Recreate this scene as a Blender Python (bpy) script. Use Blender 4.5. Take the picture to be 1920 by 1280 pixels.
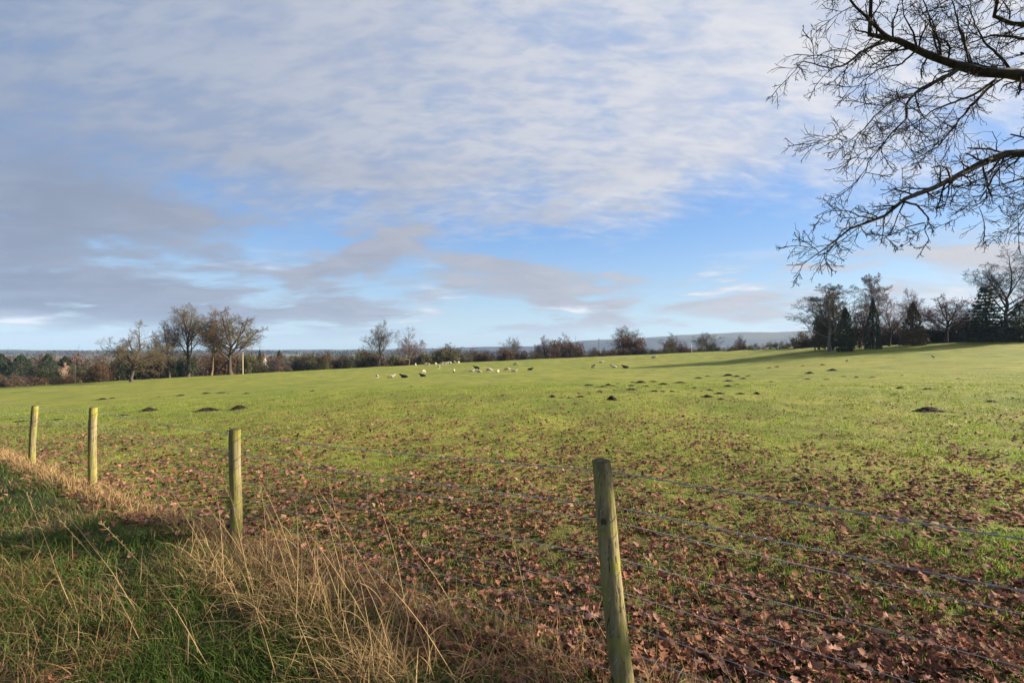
import bpy, math
import numpy as np
from mathutils import Vector

SC = bpy.context.scene
COL = SC.collection
for o in list(bpy.data.objects):
    bpy.data.objects.remove(o)
RNG = np.random.default_rng(11)

# ------------------------------------------------------------------ camera
F = 907.0            # focal length in pixels of the 1920 px wide picture
EYE = 1.6
HOR = 655.0          # picture row of the eye level
cam = bpy.data.cameras.new('camera')
cam.sensor_width = 36.0
cam.lens = F / 1920.0 * 36.0
cam.shift_y = (HOR - 640.0) / 1920.0
cam.clip_start = 0.05
cam.clip_end = 12000.0
camo = bpy.data.objects.new('camera', cam)
COL.objects.link(camo)
camo.location = (0, 0, EYE)
camo.rotation_euler = (math.radians(90), 0, 0)
SC.camera = camo

# ------------------------------------------------------------------ light
SUN_AZ = math.radians(80.0)      # clockwise from the view direction (+Y)
SUN_EL = math.radians(21.0)
SUN_DIR = Vector((math.sin(SUN_AZ) * math.cos(SUN_EL), math.cos(SUN_AZ) * math.cos(SUN_EL), math.sin(SUN_EL)))
sun = bpy.data.lights.new('sun', 'SUN')
sun.energy = 5.0
sun.angle = math.radians(1.5)
sun.color = (1.0, 0.86, 0.66)
suno = bpy.data.objects.new('sun', sun)
COL.objects.link(suno)
suno.location = (60, 0, 40)
suno.rotation_euler = (-SUN_DIR).to_track_quat('-Z', 'Y').to_euler()

EXPOSURE = 1.75
SC.view_settings.view_transform = 'Standard'
SC.view_settings.look = 'None'
SC.view_settings.gamma = 1.0
SC.view_settings.use_curve_mapping = False
SC.view_settings.exposure = EXPOSURE
SC.cycles.use_denoising = True
SC.cycles.max_bounces = 6
SC.cycles.diffuse_bounces = 3
SC.cycles.transmission_bounces = 3
SC.cycles.volume_bounces = 0


# ------------------------------------------------------------------ node helpers
class NT:
    """short hand for node trees"""
    def __init__(self, tree):
        self.t = tree
        self.n = tree.nodes
        self.l = tree.links

    def node(self, typ, **kw):
        nd = self.n.new(typ)
        for k, v in kw.items():
            setattr(nd, k, v)
        return nd

    def put(self, sock, v):
        if isinstance(v, bpy.types.NodeSocket):
            self.l.new(v, sock)
        elif v is not None:
            if sock.type == 'RGBA' and not isinstance(v, (int, float)) and len(v) == 3:
                v = (*v, 1.0)
            sock.default_value = v

    def math(self, op, a, b=None, c=None, clamp=False):
        nd = self.node('ShaderNodeMath', operation=op, use_clamp=clamp)
        self.put(nd.inputs[0], a)
        if b is not None:
            self.put(nd.inputs[1], b)
        if c is not None:
            self.put(nd.inputs[2], c)
        return nd.outputs[0]

    def vmath(self, op, a, b=None):
        nd = self.node('ShaderNodeVectorMath', operation=op)
        self.put(nd.inputs[0], a)
        if b is not None:
            self.put(nd.inputs[1], b)
        return nd.outputs['Value'] if op in ('DOT_PRODUCT', 'LENGTH') else nd.outputs[0]

    def mapr(self, v, a, b, c=0.0, d=1.0, smooth=True):
        nd = self.node('ShaderNodeMapRange', interpolation_type='SMOOTHSTEP' if smooth else 'LINEAR')
        for i, x in enumerate((v, a, b, c, d)):
            self.put(nd.inputs[i], x)
        return nd.outputs[0]

    def mix(self, f, a, b, typ='MIX'):
        nd = self.node('ShaderNodeMix', data_type='RGBA', blend_type=typ)
        self.put(nd.inputs[0], f)
        self.put(nd.inputs[6], a)
        self.put(nd.inputs[7], b)
        return nd.outputs[2]

    def noise(self, vec, scale, detail=3.0, rough=0.5, dist=0.0, out=0):
        nd = self.node('ShaderNodeTexNoise')
        if vec is not None:
            self.l.new(vec, nd.inputs['Vector'])
        nd.inputs['Scale'].default_value = scale
        nd.inputs['Detail'].default_value = detail
        nd.inputs['Roughness'].default_value = rough
        nd.inputs['Distortion'].default_value = dist
        return nd.outputs[out]

    def comb(self, x, y, z=0.0):
        nd = self.node('ShaderNodeCombineXYZ')
        for i, v in enumerate((x, y, z)):
            self.put(nd.inputs[i], v)
        return nd.outputs[0]


# ------------------------------------------------------------------ world: blue sky under two layers of cloud
SKY_STRENGTH = 0.05
SK1, SK2, SK3, SK4 = 13.5, 48.5, 20.2, 26.2     # which stretch of cloud is overhead
world = bpy.data.worlds.new('World')
SC.world = world
world.use_nodes = True
w = NT(world.node_tree)
w.n.clear()
wout = w.node('ShaderNodeOutputWorld')
bg = w.node('ShaderNodeBackground')
bg.inputs['Strength'].default_value = SKY_STRENGTH
w.l.new(bg.outputs[0], wout.inputs[0])
sky = w.node('ShaderNodeTexSky', sky_type='NISHITA')
sky.sun_disc = False
sky.sun_elevation = SUN_EL
sky.sun_rotation = SUN_AZ
sky.air_density = 1.0
sky.dust_density = 0.6
sky.ozone_density = 1.6
tc = w.node('ShaderNodeTexCoord').outputs['Generated']
sep = w.node('ShaderNodeSeparateXYZ')
w.l.new(tc, sep.inputs[0])
dx, dy, dz = sep.outputs
up = w.math('MAXIMUM', dz, 0.0)
def layer(curve, loc=(0, 0), rot=0.0, scale=(1, 1)):
    """cloud layer coordinates: sight line cut with a (curved) ceiling"""
    den = w.math('ADD', up, curve)
    mp = w.node('ShaderNodeMapping')
    mp.inputs['Location'].default_value = (loc[0], loc[1], 0)
    mp.inputs['Rotation'].default_value = (0, 0, math.radians(rot))
    mp.inputs['Scale'].default_value = (scale[0], scale[1], 1)
    w.l.new(w.comb(w.math('DIVIDE', dx, den), w.math('DIVIDE', dy, den), 0.0), mp.inputs['Vector'])
    return mp.outputs[0]
elev = dz
sundot = w.vmath('DOT_PRODUCT', tc, tuple(SUN_DIR))
towards = w.mapr(sundot, -0.75, 0.95, smooth=False)

def lin(*c):
    """cloud radiance (display linear values before exposure) in sky-texture units"""
    k = 1.0 / (2 ** EXPOSURE) / SKY_STRENGTH
    return tuple(v * k for v in c)

base = w.mix(0.70, w.mix(1.0, sky.outputs[0], (0.95, 1.0, 1.12), 'MULTIPLY'),
             w.mix(w.mapr(elev, 0.0, 0.30), lin(0.50, 0.69, 0.80), lin(0.17, 0.40, 0.84)))
# high thin sheet: rippled, denser overhead
HL = layer(0.42, (SK1, 0.3), 0, (1, 1))
HS = layer(0.42, (SK1, 0.3), 30, (0.55, 1.35))
n1 = w.noise(HL, 2.2, 6, 0.55, 0.6)
n2 = w.noise(HS, 7.0, 5, 0.56, 0.5)
n3 = w.noise(HS, 26.0, 4, 0.55, 0.4)
n1b = w.noise(HL, 1.1, 3, 0.5, 0.2)
sheet = w.math('ADD', w.math('ADD', w.math('MULTIPLY', n1, 0.50), w.math('MULTIPLY', n2, 0.40)),
               w.math('ADD', w.math('MULTIPLY', n1b, 0.35), w.math('MULTIPLY', w.math('SUBTRACT', n3, 0.5), 0.30)))
cover = w.mapr(elev, 0.12, 0.40, -0.26, 0.27)
sheet_f = w.mapr(w.math('ADD', sheet, cover), 0.44, 0.92)
sheet_f = w.math('MULTIPLY', sheet_f, w.mapr(elev, 0.10, 0.24))
sheet_f = w.math('MULTIPLY', sheet_f, 0.95)
sheet_c = w.mix(towards, lin(0.19, 0.27, 0.42), lin(0.86, 0.85, 0.87))
rip = w.math('ADD', w.math('MULTIPLY', n2, 0.55), w.math('MULTIPLY', n3, 0.45))
sheet_c = w.mix(w.mapr(rip, 0.38, 0.62), w.mix(1.0, sheet_c, (0.80, 0.86, 0.96), 'MULTIPLY'), w.mix(1.0, sheet_c, (1.07, 1.06, 1.04), 'MULTIPLY'))
c1 = w.mix(sheet_f, base, sheet_c)
# low grey cloud: flat patches in bands
GL = layer(0.17, (SK2, SK3), 0, (0.62, 0.80))
g1 = w.noise(GL, 1.15, 5, 0.50, 0.45)
g2 = w.noise(GL, 5.0, 6, 0.60, 0.4)
grey = w.math('ADD', w.math('MULTIPLY', g1, 0.80), w.math('MULTIPLY', g2, 0.30))
leftness = w.mapr(w.math('DIVIDE', dx, w.math('MAXIMUM', w.math('ABSOLUTE', dy), 0.25)), -1.0, 0.9, 0.125, -0.02, smooth=False)
band = w.math('MULTIPLY', w.mapr(elev, 0.005, 0.06), w.mapr(elev, 0.40, 0.22))
grey_f = w.math('MULTIPLY', w.mapr(w.math('ADD', grey, leftness), 0.555, 0.67), band)
grey_c = w.mix(towards, lin(0.19, 0.245, 0.36), lin(0.60, 0.585, 0.60))
grey_c = w.mix(w.mapr(g2, 0.35, 0.7), grey_c, w.mix(1.0, grey_c, (1.22, 1.20, 1.17), 'MULTIPLY'))
c2 = w.mix(w.math('MULTIPLY', grey_f, 0.93), c1, grey_c)
# small bright clouds low over the horizon
az = w.math('ARCTAN2', dx, dy)
h = w.comb(w.math('MULTIPLY', az, 3.6), w.math('MULTIPLY', elev, 26.0), SK4)
k1 = w.noise(h, 1.0, 6, 0.55, 0.3)
lowf = w.math('MULTIPLY', w.mapr(k1, 0.52, 0.66), w.math('MULTIPLY', w.mapr(elev, 0.01, 0.04), w.mapr(elev, 0.20, 0.10)))
lowc = w.mix(w.mapr(k1, 0.55, 0.68), lin(0.55, 0.60, 0.68), lin(0.88, 0.90, 0.93))
c3 = w.mix(w.math('MULTIPLY', lowf, w.math('SUBTRACT', 1.0, w.math('MULTIPLY', grey_f, 0.85))), c2, lowc)
w.l.new(c3, bg.inputs['Color'])


# ------------------------------------------------------------------ lie of the land
def smooth(x, a, b):
    t = np.clip((x - a) / (b - a), 0, 1)
    return t * t * (3 - 2 * t)

def field_depth(t):
    return np.interp(t, [-1.4, -1.0, -0.55, -0.2, 0.1, 0.42, 0.62, 1.0, 1.4], [80, 88, 108, 138, 150, 142, 112, 88, 82])

def edge_row(t):
    return 675 - 42.5 * t + 7.1 * t * t

_tab = np.random.default_rng(5).random((256, 256))
def vnoise(x, y, s=0):
    x = np.asarray(x, float) + s * 17.31; y = np.asarray(y, float) + s * 9.77
    xi = np.floor(x).astype(int); yi = np.floor(y).astype(int)
    fx = x - xi; fy = y - yi
    fx = fx * fx * (3 - 2 * fx); fy = fy * fy * (3 - 2 * fy)
    g = lambda a, b: _tab[a & 255, b & 255]
    return (g(xi, yi) * (1 - fx) + g(xi + 1, yi) * fx) * (1 - fy) + (g(xi, yi + 1) * (1 - fx) + g(xi + 1, yi + 1) * fx) * fy

P4 = np.array([0.45, 2.18])
FE = np.array([-0.8265, 0.5629])       # along the fence, away from the camera
FN = np.array([0.5629, 0.8265])        # across it, into the field

def fence_q(x, y):
    return (x - P4[0]) * FN[0] + (y - P4[1]) * FN[1]

def fence_s(x, y):
    return (x - P4[0]) * FE[0] + (y - P4[1]) * FE[1]

PLAIN = -17.0
def ground_z(x, y):
    x = np.asarray(x, float); y = np.asarray(y, float)
    yy = np.maximum(y, 0.5)
    t = np.clip(x / yy, -1.3, 1.3)
    D = field_depth(t)
    er = edge_row(t)
    ze = EYE - (er - HOR) / F * D
    r = np.sqrt(x * x + y * y)
    d = np.maximum(y, r * 0.6)
    front = smooth(y, -20, 6)
    z20 = np.interp(t, [-1.3, -1.0, -0.6, -0.3, 0, 0.5, 1.0, 1.3], [-1.4, -1.05, -.62, -.22, 0, .05, .15, .2])
    r20 = HOR + F * (EYE - z20) / 20.0
    zn = z20 * (np.clip(d, 0, 20) / 20.0) ** 1.4
    s = np.clip((d - 20) / (D - 20), 0, 1)
    zf = EYE - (er + (r20 - er) * (1 - s) ** 1.12 - HOR) / F * np.minimum(np.maximum(d, 20), D)
    z = np.where(d < 20, zn, zf) * front
    over = np.maximum(d - D, 0) * front
    drop = PLAIN - ze
    z = z + drop * (1 - np.exp(-(over / 90.0) ** 1.3))
    fade = smooth(r, 6, 25) * (1 - smooth(d, D * 0.75, D * 0.95))
    z = z + (vnoise(x * .09, y * .09, 1) - .5) * 0.22 * fade
    z = z + (vnoise(x * .9, y * .9, 2) - .5) * 0.07 + (vnoise(x * 3.1, y * 3.1, 3) - .5) * 0.035 * (1 - smooth(r, 15, 30))
    qf = fence_q(x, y)
    z = z + 0.07 * np.exp(-((qf + 0.35) / 0.45) ** 2) * (r < 40)      # low bank under the dead grass
    return z

def gz(x, y):
    return float(ground_z(x, y))

def place(u, v):
    """where the line of sight through a picture point meets the ground"""
    t = (u - 960) / F
    Y = np.geomspace(1.5, 160, 900)
    ray = EYE + (HOR - v) / F * Y
    g = ground_z(t * Y, Y)
    hit = np.nonzero(ray <= g)[0]
    i = hit[0] if len(hit) else None
    D = float(field_depth(t))
    d = float(Y[i]) if i is not None and Y[i] < D else D * 0.99
    return t * d, d, gz(t * d, d)


# ------------------------------------------------------------------ mesh helpers
def mesh_np(name, V, polys, cols=None, mats=(), midx=None, smooth_shade=False):
    """polys: list of (n, k) index arrays; cols: per vertex rgb"""
    me = bpy.data.meshes.new(name)
    V = np.asarray(V, np.float32)
    me.vertices.add(len(V))
    me.vertices.foreach_set('co', V.ravel())
    loops = np.concatenate([np.asarray(p, np.int32).ravel() for p in polys])
    sizes = np.concatenate([np.full(len(p), np.asarray(p).shape[1], np.int32) for p in polys])
    me.loops.add(len(loops))
    me.loops.foreach_set('vertex_index', loops)
    me.polygons.add(len(sizes))
    starts = np.concatenate([[0], np.cumsum(sizes)[:-1]]).astype(np.int32)
    me.polygons.foreach_set('loop_start', starts)
    if midx is not None:
        me.polygons.foreach_set('material_index', np.asarray(midx, np.int32))
    if smooth_shade:
        me.polygons.foreach_set('use_smooth', np.ones(len(sizes), bool))
    me.update(calc_edges=True)
    if cols is not None:
        a = me.color_attributes.new('tint', 'FLOAT_COLOR', 'POINT')
        c4 = np.ones((len(V), 4), np.float32)
        c4[:, :3] = cols
        a.data.foreach_set('color', c4.ravel())
    for m in mats:
        me.materials.append(m)
    me.validate()
    return me

def obj(name, me, parent=None, loc=None, mat=None):
    o = bpy.data.objects.new(name, me)
    COL.objects.link(o)
    if parent is not None:
        o.parent = parent
    if loc is not None:
        o.location = loc
    if mat is not None:
        o.material_slots[0].link = 'OBJECT'
        o.material_slots[0].material = mat
    return o

def tag(o, label=None, cat=None, group=None, kind=None):
    if label: o['label'] = label
    if cat: o['category'] = cat
    if group: o['group'] = group
    if kind: o['kind'] = kind
    return o

def empty(name, loc=(0, 0, 0), rz=0.0, scale=None):
    o = bpy.data.objects.new(name, None)
    o.empty_display_size = 0.2
    COL.objects.link(o)
    o.location = loc
    o.rotation_euler = (0, 0, rz)
    if scale is not None:
        o.scale = scale
    return o

def unit(v):
    return v / np.maximum(np.linalg.norm(v, axis=-1, keepdims=True), 1e-9)

def tubes(Pts, R, sides, cap=False):
    """Pts (N, n, 3), R (N, n) -> verts, quads for N tubes"""
    N, n, _ = Pts.shape
    T = np.gradient(Pts, axis=1)
    T = unit(T)
    ref = np.where(np.abs(T[..., 2:3]) > 0.9, np.array([1.0, 0, 0]), np.array([0, 0, 1.0]))
    A = unit(np.cross(T, ref)); B = np.cross(T, A)
    a = np.arange(sides) / sides * 2 * np.pi
    ring = A[:, :, None, :] * np.cos(a)[None, None, :, None] + B[:, :, None, :] * np.sin(a)[None, None, :, None]
    V = Pts[:, :, None, :] + ring * R[:, :, None, None]
    idx = np.arange(N * n * sides).reshape(N, n, sides)
    i0 = idx[:, :-1, :]; i1 = idx[:, 1:, :]
    Q = np.stack([i0, np.roll(i0, -1, 2), np.roll(i1, -1, 2), i1], -1).reshape(-1, 4)
    return V.reshape(-1, 3), Q

def slivers(Pts, R):
    """last twigs: one thin triangle each"""
    a, b = Pts[:, 0], Pts[:, -1]
    rg = np.random.default_rng(len(a))
    sd = unit(np.cross(b - a, rg.normal(0, 1, a.shape))) * (R[:, 0] * 1.25)[:, None]
    return np.stack([a - sd, a + sd, b], 1).reshape(-1, 3), np.arange(len(a) * 3).reshape(-1, 3)

class Acc:
    def __init__(self):
        self.V = []; self.P = {}; self.n = 0; self.C = []
    def add(self, V, polys, col=None):
        for p in polys:
            p = np.asarray(p)
            self.P.setdefault(p.shape[1], []).append(p + self.n)
        self.V.append(V); self.n += len(V)
        if col is not None:
            c = np.asarray(col, float)
            self.C.append(np.broadcast_to(c, (len(V), 3)) if c.ndim == 1 else c)
    def mesh(self, name, mats=(), smooth_shade=False):
        return mesh_np(name, np.concatenate(self.V), [np.concatenate(p) for p in self.P.values()],
                       np.concatenate(self.C) if self.C else None, mats, None, smooth_shade)

def grow(Pp, Rp, nchild, t0, t1, ratio, ang, up, wig, rng, npts=5, rr=0.62, rend=0.35, jit=0.35, minr=0.0, fall=0.65):
    """children on parent polylines"""
    N, n, _ = Pp.shape
    par = np.repeat(np.arange(N), nchild)
    k = np.tile(np.arange(nchild), N)
    M = len(par)
    t = t0 + (t1 - t0) * (k + rng.random(M)) / nchild
    f = t * (n - 1); i = np.minimum(f.astype(int), n - 2); fr = (f - i)[:, None]
    a = Pp[par, i]; b = Pp[par, i + 1]
    start = a * (1 - fr) + b * fr
    tan = unit(b - a)
    L = np.linalg.norm(np.diff(Pp, axis=1), axis=2).sum(1)[par]
    r0 = (Rp[par, i] * (1 - fr[:, 0]) + Rp[par, i + 1] * fr[:, 0]) * rr
    ln = L * ratio * (1.15 - fall * t) * rng.uniform(0.65, 1.25, M)
    ph = k * 2.4 + rng.random(M) * 1.2 + par * 1.7
    ref = np.where(np.abs(tan[:, 2:3]) > 0.9, np.array([1.0, 0, 0]), np.array([0, 0, 1.0]))
    A = unit(np.cross(tan, ref)); B = np.cross(tan, A)
    th = ang * rng.uniform(1 - jit, 1 + jit, M)
    d = tan * np.cos(th)[:, None] + (A * np.cos(ph)[:, None] + B * np.sin(ph)[:, None]) * np.sin(th)[:, None]
    pts = np.zeros((M, npts, 3)); pts[:, 0] = start
    step = ln / (npts - 1)
    for j in range(1, npts):
        d = unit(d + np.array([0, 0, up]) / (npts - 1) + rng.normal(0, wig, (M, 3)) / math.sqrt(npts - 1))
        pts[:, j] = pts[:, j - 1] + d * step[:, None]
    R = r0[:, None] * np.linspace(1, rend, npts)[None]
    return pts, np.maximum(R, minr)


# ------------------------------------------------------------------ materials
def principled(name):
    m = bpy.data.materials.new(name)
    m.use_nodes = True
    nt = NT(m.node_tree)
    b = m.node_tree.nodes['Principled BSDF']
    b.inputs['Roughness'].default_value = 0.85
    b.inputs['Specular IOR Level'].default_value = 0.12
    return m, nt, b

def noisy(name, c1, c2, scale, rough=0.85, bump=0.0, detail=4, coord='Object', bscale=None, spec=0.25, lo=.35, hi=.65):
    m, nt, b = principled(name)
    tcn = nt.node('ShaderNodeTexCoord').outputs[coord]
    n = nt.noise(tcn, scale, detail, 0.6)
    nt.l.new(nt.mix(nt.mapr(n, lo, hi), c1, c2), b.inputs['Base Color'])
    b.inputs['Roughness'].default_value = rough
    b.inputs['Specular IOR Level'].default_value = spec
    if bump:
        bn = nt.node('ShaderNodeBump')
        bn.inputs['Strength'].default_value = bump
        nt.l.new(nt.noise(tcn, bscale or scale * 2, 4, 0.6), bn.inputs['Height'])
        nt.l.new(bn.outputs[0], b.inputs['Normal'])
    return m

def foliage(name, c1, c2, trans=0.35, use_tint=False, rough=0.6, per_object=True, scale=3.0):
    """thin leaf: diffuse + translucent, varied by noise, or by the tint of each leaf"""
    m, nt, b = principled(name)
    if use_tint:
        col = nt.node('ShaderNodeVertexColor', layer_name='tint').outputs[0]
    else:
        g = nt.node('ShaderNodeNewGeometry')
        n = nt.noise(g.outputs['Position'], scale, 3, 0.6)
        col = nt.mix(nt.mapr(n, 0.3, 0.7), c1, c2)
    nt.l.new(col, b.inputs['Base Color'])
    b.inputs['Roughness'].default_value = rough
    tr = nt.node('ShaderNodeBsdfTranslucent')
    nt.l.new(col, tr.inputs[0])
    mx = nt.node('ShaderNodeMixShader')
    mx.inputs[0].default_value = trans
    nt.l.new(b.outputs[0], mx.inputs[1]); nt.l.new(tr.outputs[0], mx.inputs[2])
    nt.l.new(mx.outputs[0], nt.n['Material Output'].inputs[0])
    return m

M = {}
M['bark_near'] = noisy('bark_near', (.020, .017, .014), (.045, .038, .030), 9, bump=0.5)
M['bark'] = noisy('bark', (.035, .028, .021), (.075, .060, .044), 0.8)
M['bark_olive'] = noisy('bark_olive', (.070, .057, .030), (.12, .094, .047), 0.5)
M['bark_orange'] = noisy('bark_orange', (.095, .062, .032), (.14, .088, .044), 0.5)
M['bark_red'] = noisy('bark_red', (.10, .062, .052), (.15, .09, .075), 0.5)
M['bark_grey'] = noisy('bark_grey', (.075, .068, .060), (.13, .12, .10), 0.7)
M['bark_birch'] = noisy('bark_birch', (.14, .13, .11), (.26, .24, .21), 2.0)
M['leaf_rust'] = foliage('leaf_rust', (.068, .041, .023), (.105, .061, .032), 0.25)
M['leaf_brown'] = foliage('leaf_brown', (.062, .046, .030), (.105, .076, .045), 0.25)
M['leaf_olive'] = foliage('leaf_olive', (.06, .058, .022), (.10, .088, .036), 0.2)
M['leaf_dark'] = foliage('leaf_dark', (.022, .032, .014), (.045, .05, .022), 0.15)
M['leaf_plum'] = foliage('leaf_plum', (.07, .048, .040), (.105, .070, .054), 0.2)
M['leaf_straw'] = foliage('leaf_straw', (.17, .13, .06), (.24, .19, .09), 0.2)
M['needle'] = foliage('needle', (.018, .030, .014), (.035, .050, .022), 0.1)
M['needle_brown'] = foliage('needle_brown', (.060, .044, .020), (.095, .066, .028), 0.15)
M['blade'] = foliage('blade', None, None, 0.42, True, 0.5)
M['straw'] = foliage('straw', None, None, 0.30, True, 0.6)
M['litter'] = foliage('litter', None, None, 0.2, True, 0.85)
M['soil'] = noisy('soil', (.010, .007, .005), (.028, .019, .014), 14, 0.95, 0.8, spec=0.1)
M['fleece'] = noisy('fleece', (.30, .26, .205), (.42, .375, .30), 9, 0.95, 0.4)
M['fleece_black'] = noisy('fleece_black', (.010, .009, .009), (.025, .021, .019), 9, 0.95, 0.4)
M['face_dark'] = noisy('face_dark', (.03, .026, .024), (.06, .05, .045), 9)
M['face_pale'] = noisy('face_pale', (.50, .43, .36), (.62, .55, .47), 9)
M['feather'] = noisy('feather', (.008, .008, .010), (.018, .018, .022), 9, 0.45)
M['brick'] = noisy('brick', (.085, .055, .042), (.12, .078, .058), 1.5)
M['roof_tile'] = noisy('roof_tile', (.11, .068, .050), (.145, .09, .065), 1.2)
M['render_white'] = noisy('render_white', (.60, .55, .46), (.70, .66, .58), 1.0)
M['glass'] = noisy('glass', (.02, .025, .03), (.04, .045, .05), 1.0, 0.1, spec=0.6)
M['pole_wood'] = noisy('pole_wood', (.22, .18, .12), (.30, .25, .17), 1.4)
M['white_paint'] = noisy('white_paint', (.42, .42, .40), (.5, .5, .48), 3.0, 0.5)
M['steel'] = noisy('steel', (.24, .245, .25), (.36, .365, .37), 30, 0.5)
M['steel'].node_tree.nodes['Principled BSDF'].inputs['Metallic'].default_value = 0.25
M['steel_dull'] = noisy('steel_dull', (.07, .065, .06), (.13, .12, .11), 30, 0.6)
for i, (a, b_) in enumerate((((.13, .058, .036), (.20, .090, .056)), ((.08, .038, .028), (.13, .060, .043)),
                             ((.19, .100, .066), (.25, .14, .095)), ((.055, .030, .026), (.10, .052, .042)))):
    M['oak_leaf%d' % i] = foliage('oak_leaf%d' % i, a, b_, 0.2, False, 0.85, scale=22)

# post: green algae over tanalised timber, with grain and dark knots
def post_material():
    m, nt, b = principled('mossy_post')
    g = nt.node('ShaderNodeTexCoord').outputs['Object']
    mp = nt.node('ShaderNodeMapping'); mp.inputs['Scale'].default_value = (22, 22, 1.6)
    nt.l.new(g, mp.inputs[0])
    grain = nt.noise(mp.outputs[0], 1.6, 6, 0.65, 0.6)
    big = nt.noise(g, 7.0, 4, 0.6)
    c = nt.mix(nt.mapr(grain, 0.33, 0.66), (.115, .094, .048), (.245, .210, .110))
    c = nt.mix(nt.mapr(big, 0.40, 0.68), c, (.21, .20, .042))
    kn = nt.node('ShaderNodeTexVoronoi'); kn.inputs['Scale'].default_value = 6.5
    nt.l.new(g, kn.inputs['Vector'])
    c = nt.mix(nt.mapr(kn.outputs['Distance'], 0.16, 0.06), c, (.05, .04, .025))
    cr = nt.noise(mp.outputs[0], 4.0, 2, 0.5, 0.2)
    c = nt.mix(nt.mapr(cr, 0.63, 0.70), c, (.045, .036, .02))
    nt.l.new(c, b.inputs['Base Color'])
    bn = nt.node('ShaderNodeBump'); bn.inputs['Strength'].default_value = 0.55; bn.inputs['Distance'].default_value = 0.01
    nt.l.new(nt.math('ADD', grain, nt.math('MULTIPLY', cr, -0.5)), bn.inputs['Height'])
    nt.l.new(bn.outputs[0], b.inputs['Normal'])
    return m
M['post'] = post_material()
M['post_end'] = noisy('post_end', (.05, .045, .025), (.11, .095, .05), 40, 0.95, 0.6)

# ground: pasture, leaf litter and mud by the fence, verge, far fields
def ground_material():
    m, nt, b = principled('pasture_ground')
    pos = nt.node('ShaderNodeNewGeometry').outputs['Position']
    flat = nt.vmath('MULTIPLY', pos, (1, 1, 0))
    dist = nt.vmath('LENGTH', flat)
    q = nt.vmath('DOT_PRODUCT', nt.vmath('SUBTRACT', flat, (P4[0], P4[1], 0)), (FN[0], FN[1], 0))
    n_big = nt.noise(flat, 0.055, 4, 0.6)
    n_mid = nt.noise(flat, 0.6, 5, 0.62)
    n_fine = nt.noise(flat, 6.0, 5, 0.65)
    n_vf = nt.noise(flat, 45.0, 3, 0.65)
    g = nt.mix(nt.mapr(n_mid, 0.35, 0.65), (.145, .168, .028), (.190, .195, .037))
    g = nt.mix(nt.mapr(n_fine, 0.35, 0.7), g, (.215, .208, .050))
    g = nt.mix(nt.mapr(n_big, 0.42, 0.62), g, nt.mix(0.55, g, (.125, .165, .026)))
    g = nt.mix(nt.mapr(n_vf, 0.55, 0.8, 0, .5), g, (.09, .105, .02))
    mott = nt.noise(nt.vmath('MULTIPLY', flat, (1, .7, 0)), 0.38, 8, 0.72)
    g = nt.mix(nt.mapr(mott, 0.36, 0.60), nt.mix(1.0, g, (.62, .70, .66), 'MULTIPLY'), nt.mix(1.0, g, (1.06, 1.04, 1.04), 'MULTIPLY'))
    worn = nt.noise(flat, 0.10, 5, 0.65, 0.6)
    g = nt.mix(nt.mapr(worn, 0.52, 0.66, 0, .55), g, (.105, .140, .024))
    # brown flecks of blown leaves
    fl = nt.math('MULTIPLY', nt.mapr(nt.noise(flat, 2.6, 5, 0.7), 0.53, 0.62), nt.mapr(dist, 30, 8))
    g = nt.mix(nt.math('MULTIPLY', fl, 0.75), g, (.13, .075, .04))
    # bare soil and rotting leaf between the blades, near the fence
    soil = nt.mix(nt.mapr(n_fine, 0.35, 0.65), (.030, .021, .015), (.075, .050, .033))
    nearf = nt.math('MULTIPLY', nt.mapr(nt.math('ADD', dist, nt.math('MULTIPLY', n_mid, 6.0)), 12.0, 4.0), nt.mapr(q, -0.4, 0.0))
    g = nt.mix(nearf, g, soil)
    verge = nt.mix(nt.mapr(n_mid, 0.3, 0.7), (.030, .042, .014), (.055, .050, .026))
    g = nt.mix(nt.mapr(q, -0.1, -0.5), g, verge)
    # beyond the field: patchwork
    far = nt.mix(nt.mapr(nt.noise(flat, 0.006, 2, 0.5), 0.45, 0.55), (.10, .12, .035), (.12, .085, .05))
    g = nt.mix(nt.mapr(dist, 170, 260), g, far)
    nt.l.new(g, b.inputs['Base Color'])
    b.inputs['Roughness'].default_value = 0.95
    b.inputs['Specular IOR Level'].default_value = 0.1
    bn = nt.node('ShaderNodeBump'); bn.inputs['Strength'].default_value = 0.9; bn.inputs['Distance'].default_value = 0.06
    nt.l.new(nt.math('ADD', nt.math('MULTIPLY', n_fine, 1.0), nt.math('MULTIPLY', n_vf, 0.4)), bn.inputs['Height'])
    nt.l.new(bn.outputs[0], b.inputs['Normal'])
    return m
M['ground'] = ground_material()

# ------------------------------------------------------------------ ground sheet
def build_ground():
    nr, na = 250, 540
    r = np.concatenate([[0.0], np.geomspace(0.25, 3900, nr - 1)])
    a = np.arange(na) / na * 2 * np.pi
    X = r[1:, None] * np.sin(a)[None]; Y = r[1:, None] * np.cos(a)[None]
    Z = ground_z(X, Y)
    V = np.concatenate([[[0, 0, gz(0, 0)]], np.stack([X, Y, Z], -1).reshape(-1, 3)])
    idx = 1 + np.arange((nr - 1) * na).reshape(nr - 1, na)
    i0 = idx[:-1]; i1 = idx[1:]
    Q = np.stack([i0, i1, np.roll(i1, -1, 1), np.roll(i0, -1, 1)], -1).reshape(-1, 4)
    T = np.stack([np.zeros(na, int), idx[0], np.roll(idx[0], -1)], -1)
    me = mesh_np('ground', V, [Q, T], mats=[M['ground']], smooth_shade=True)
    tag(obj('ground', me), 'sloping green pasture with leaf litter and a rough verge', kind='structure')
build_ground()

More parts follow.
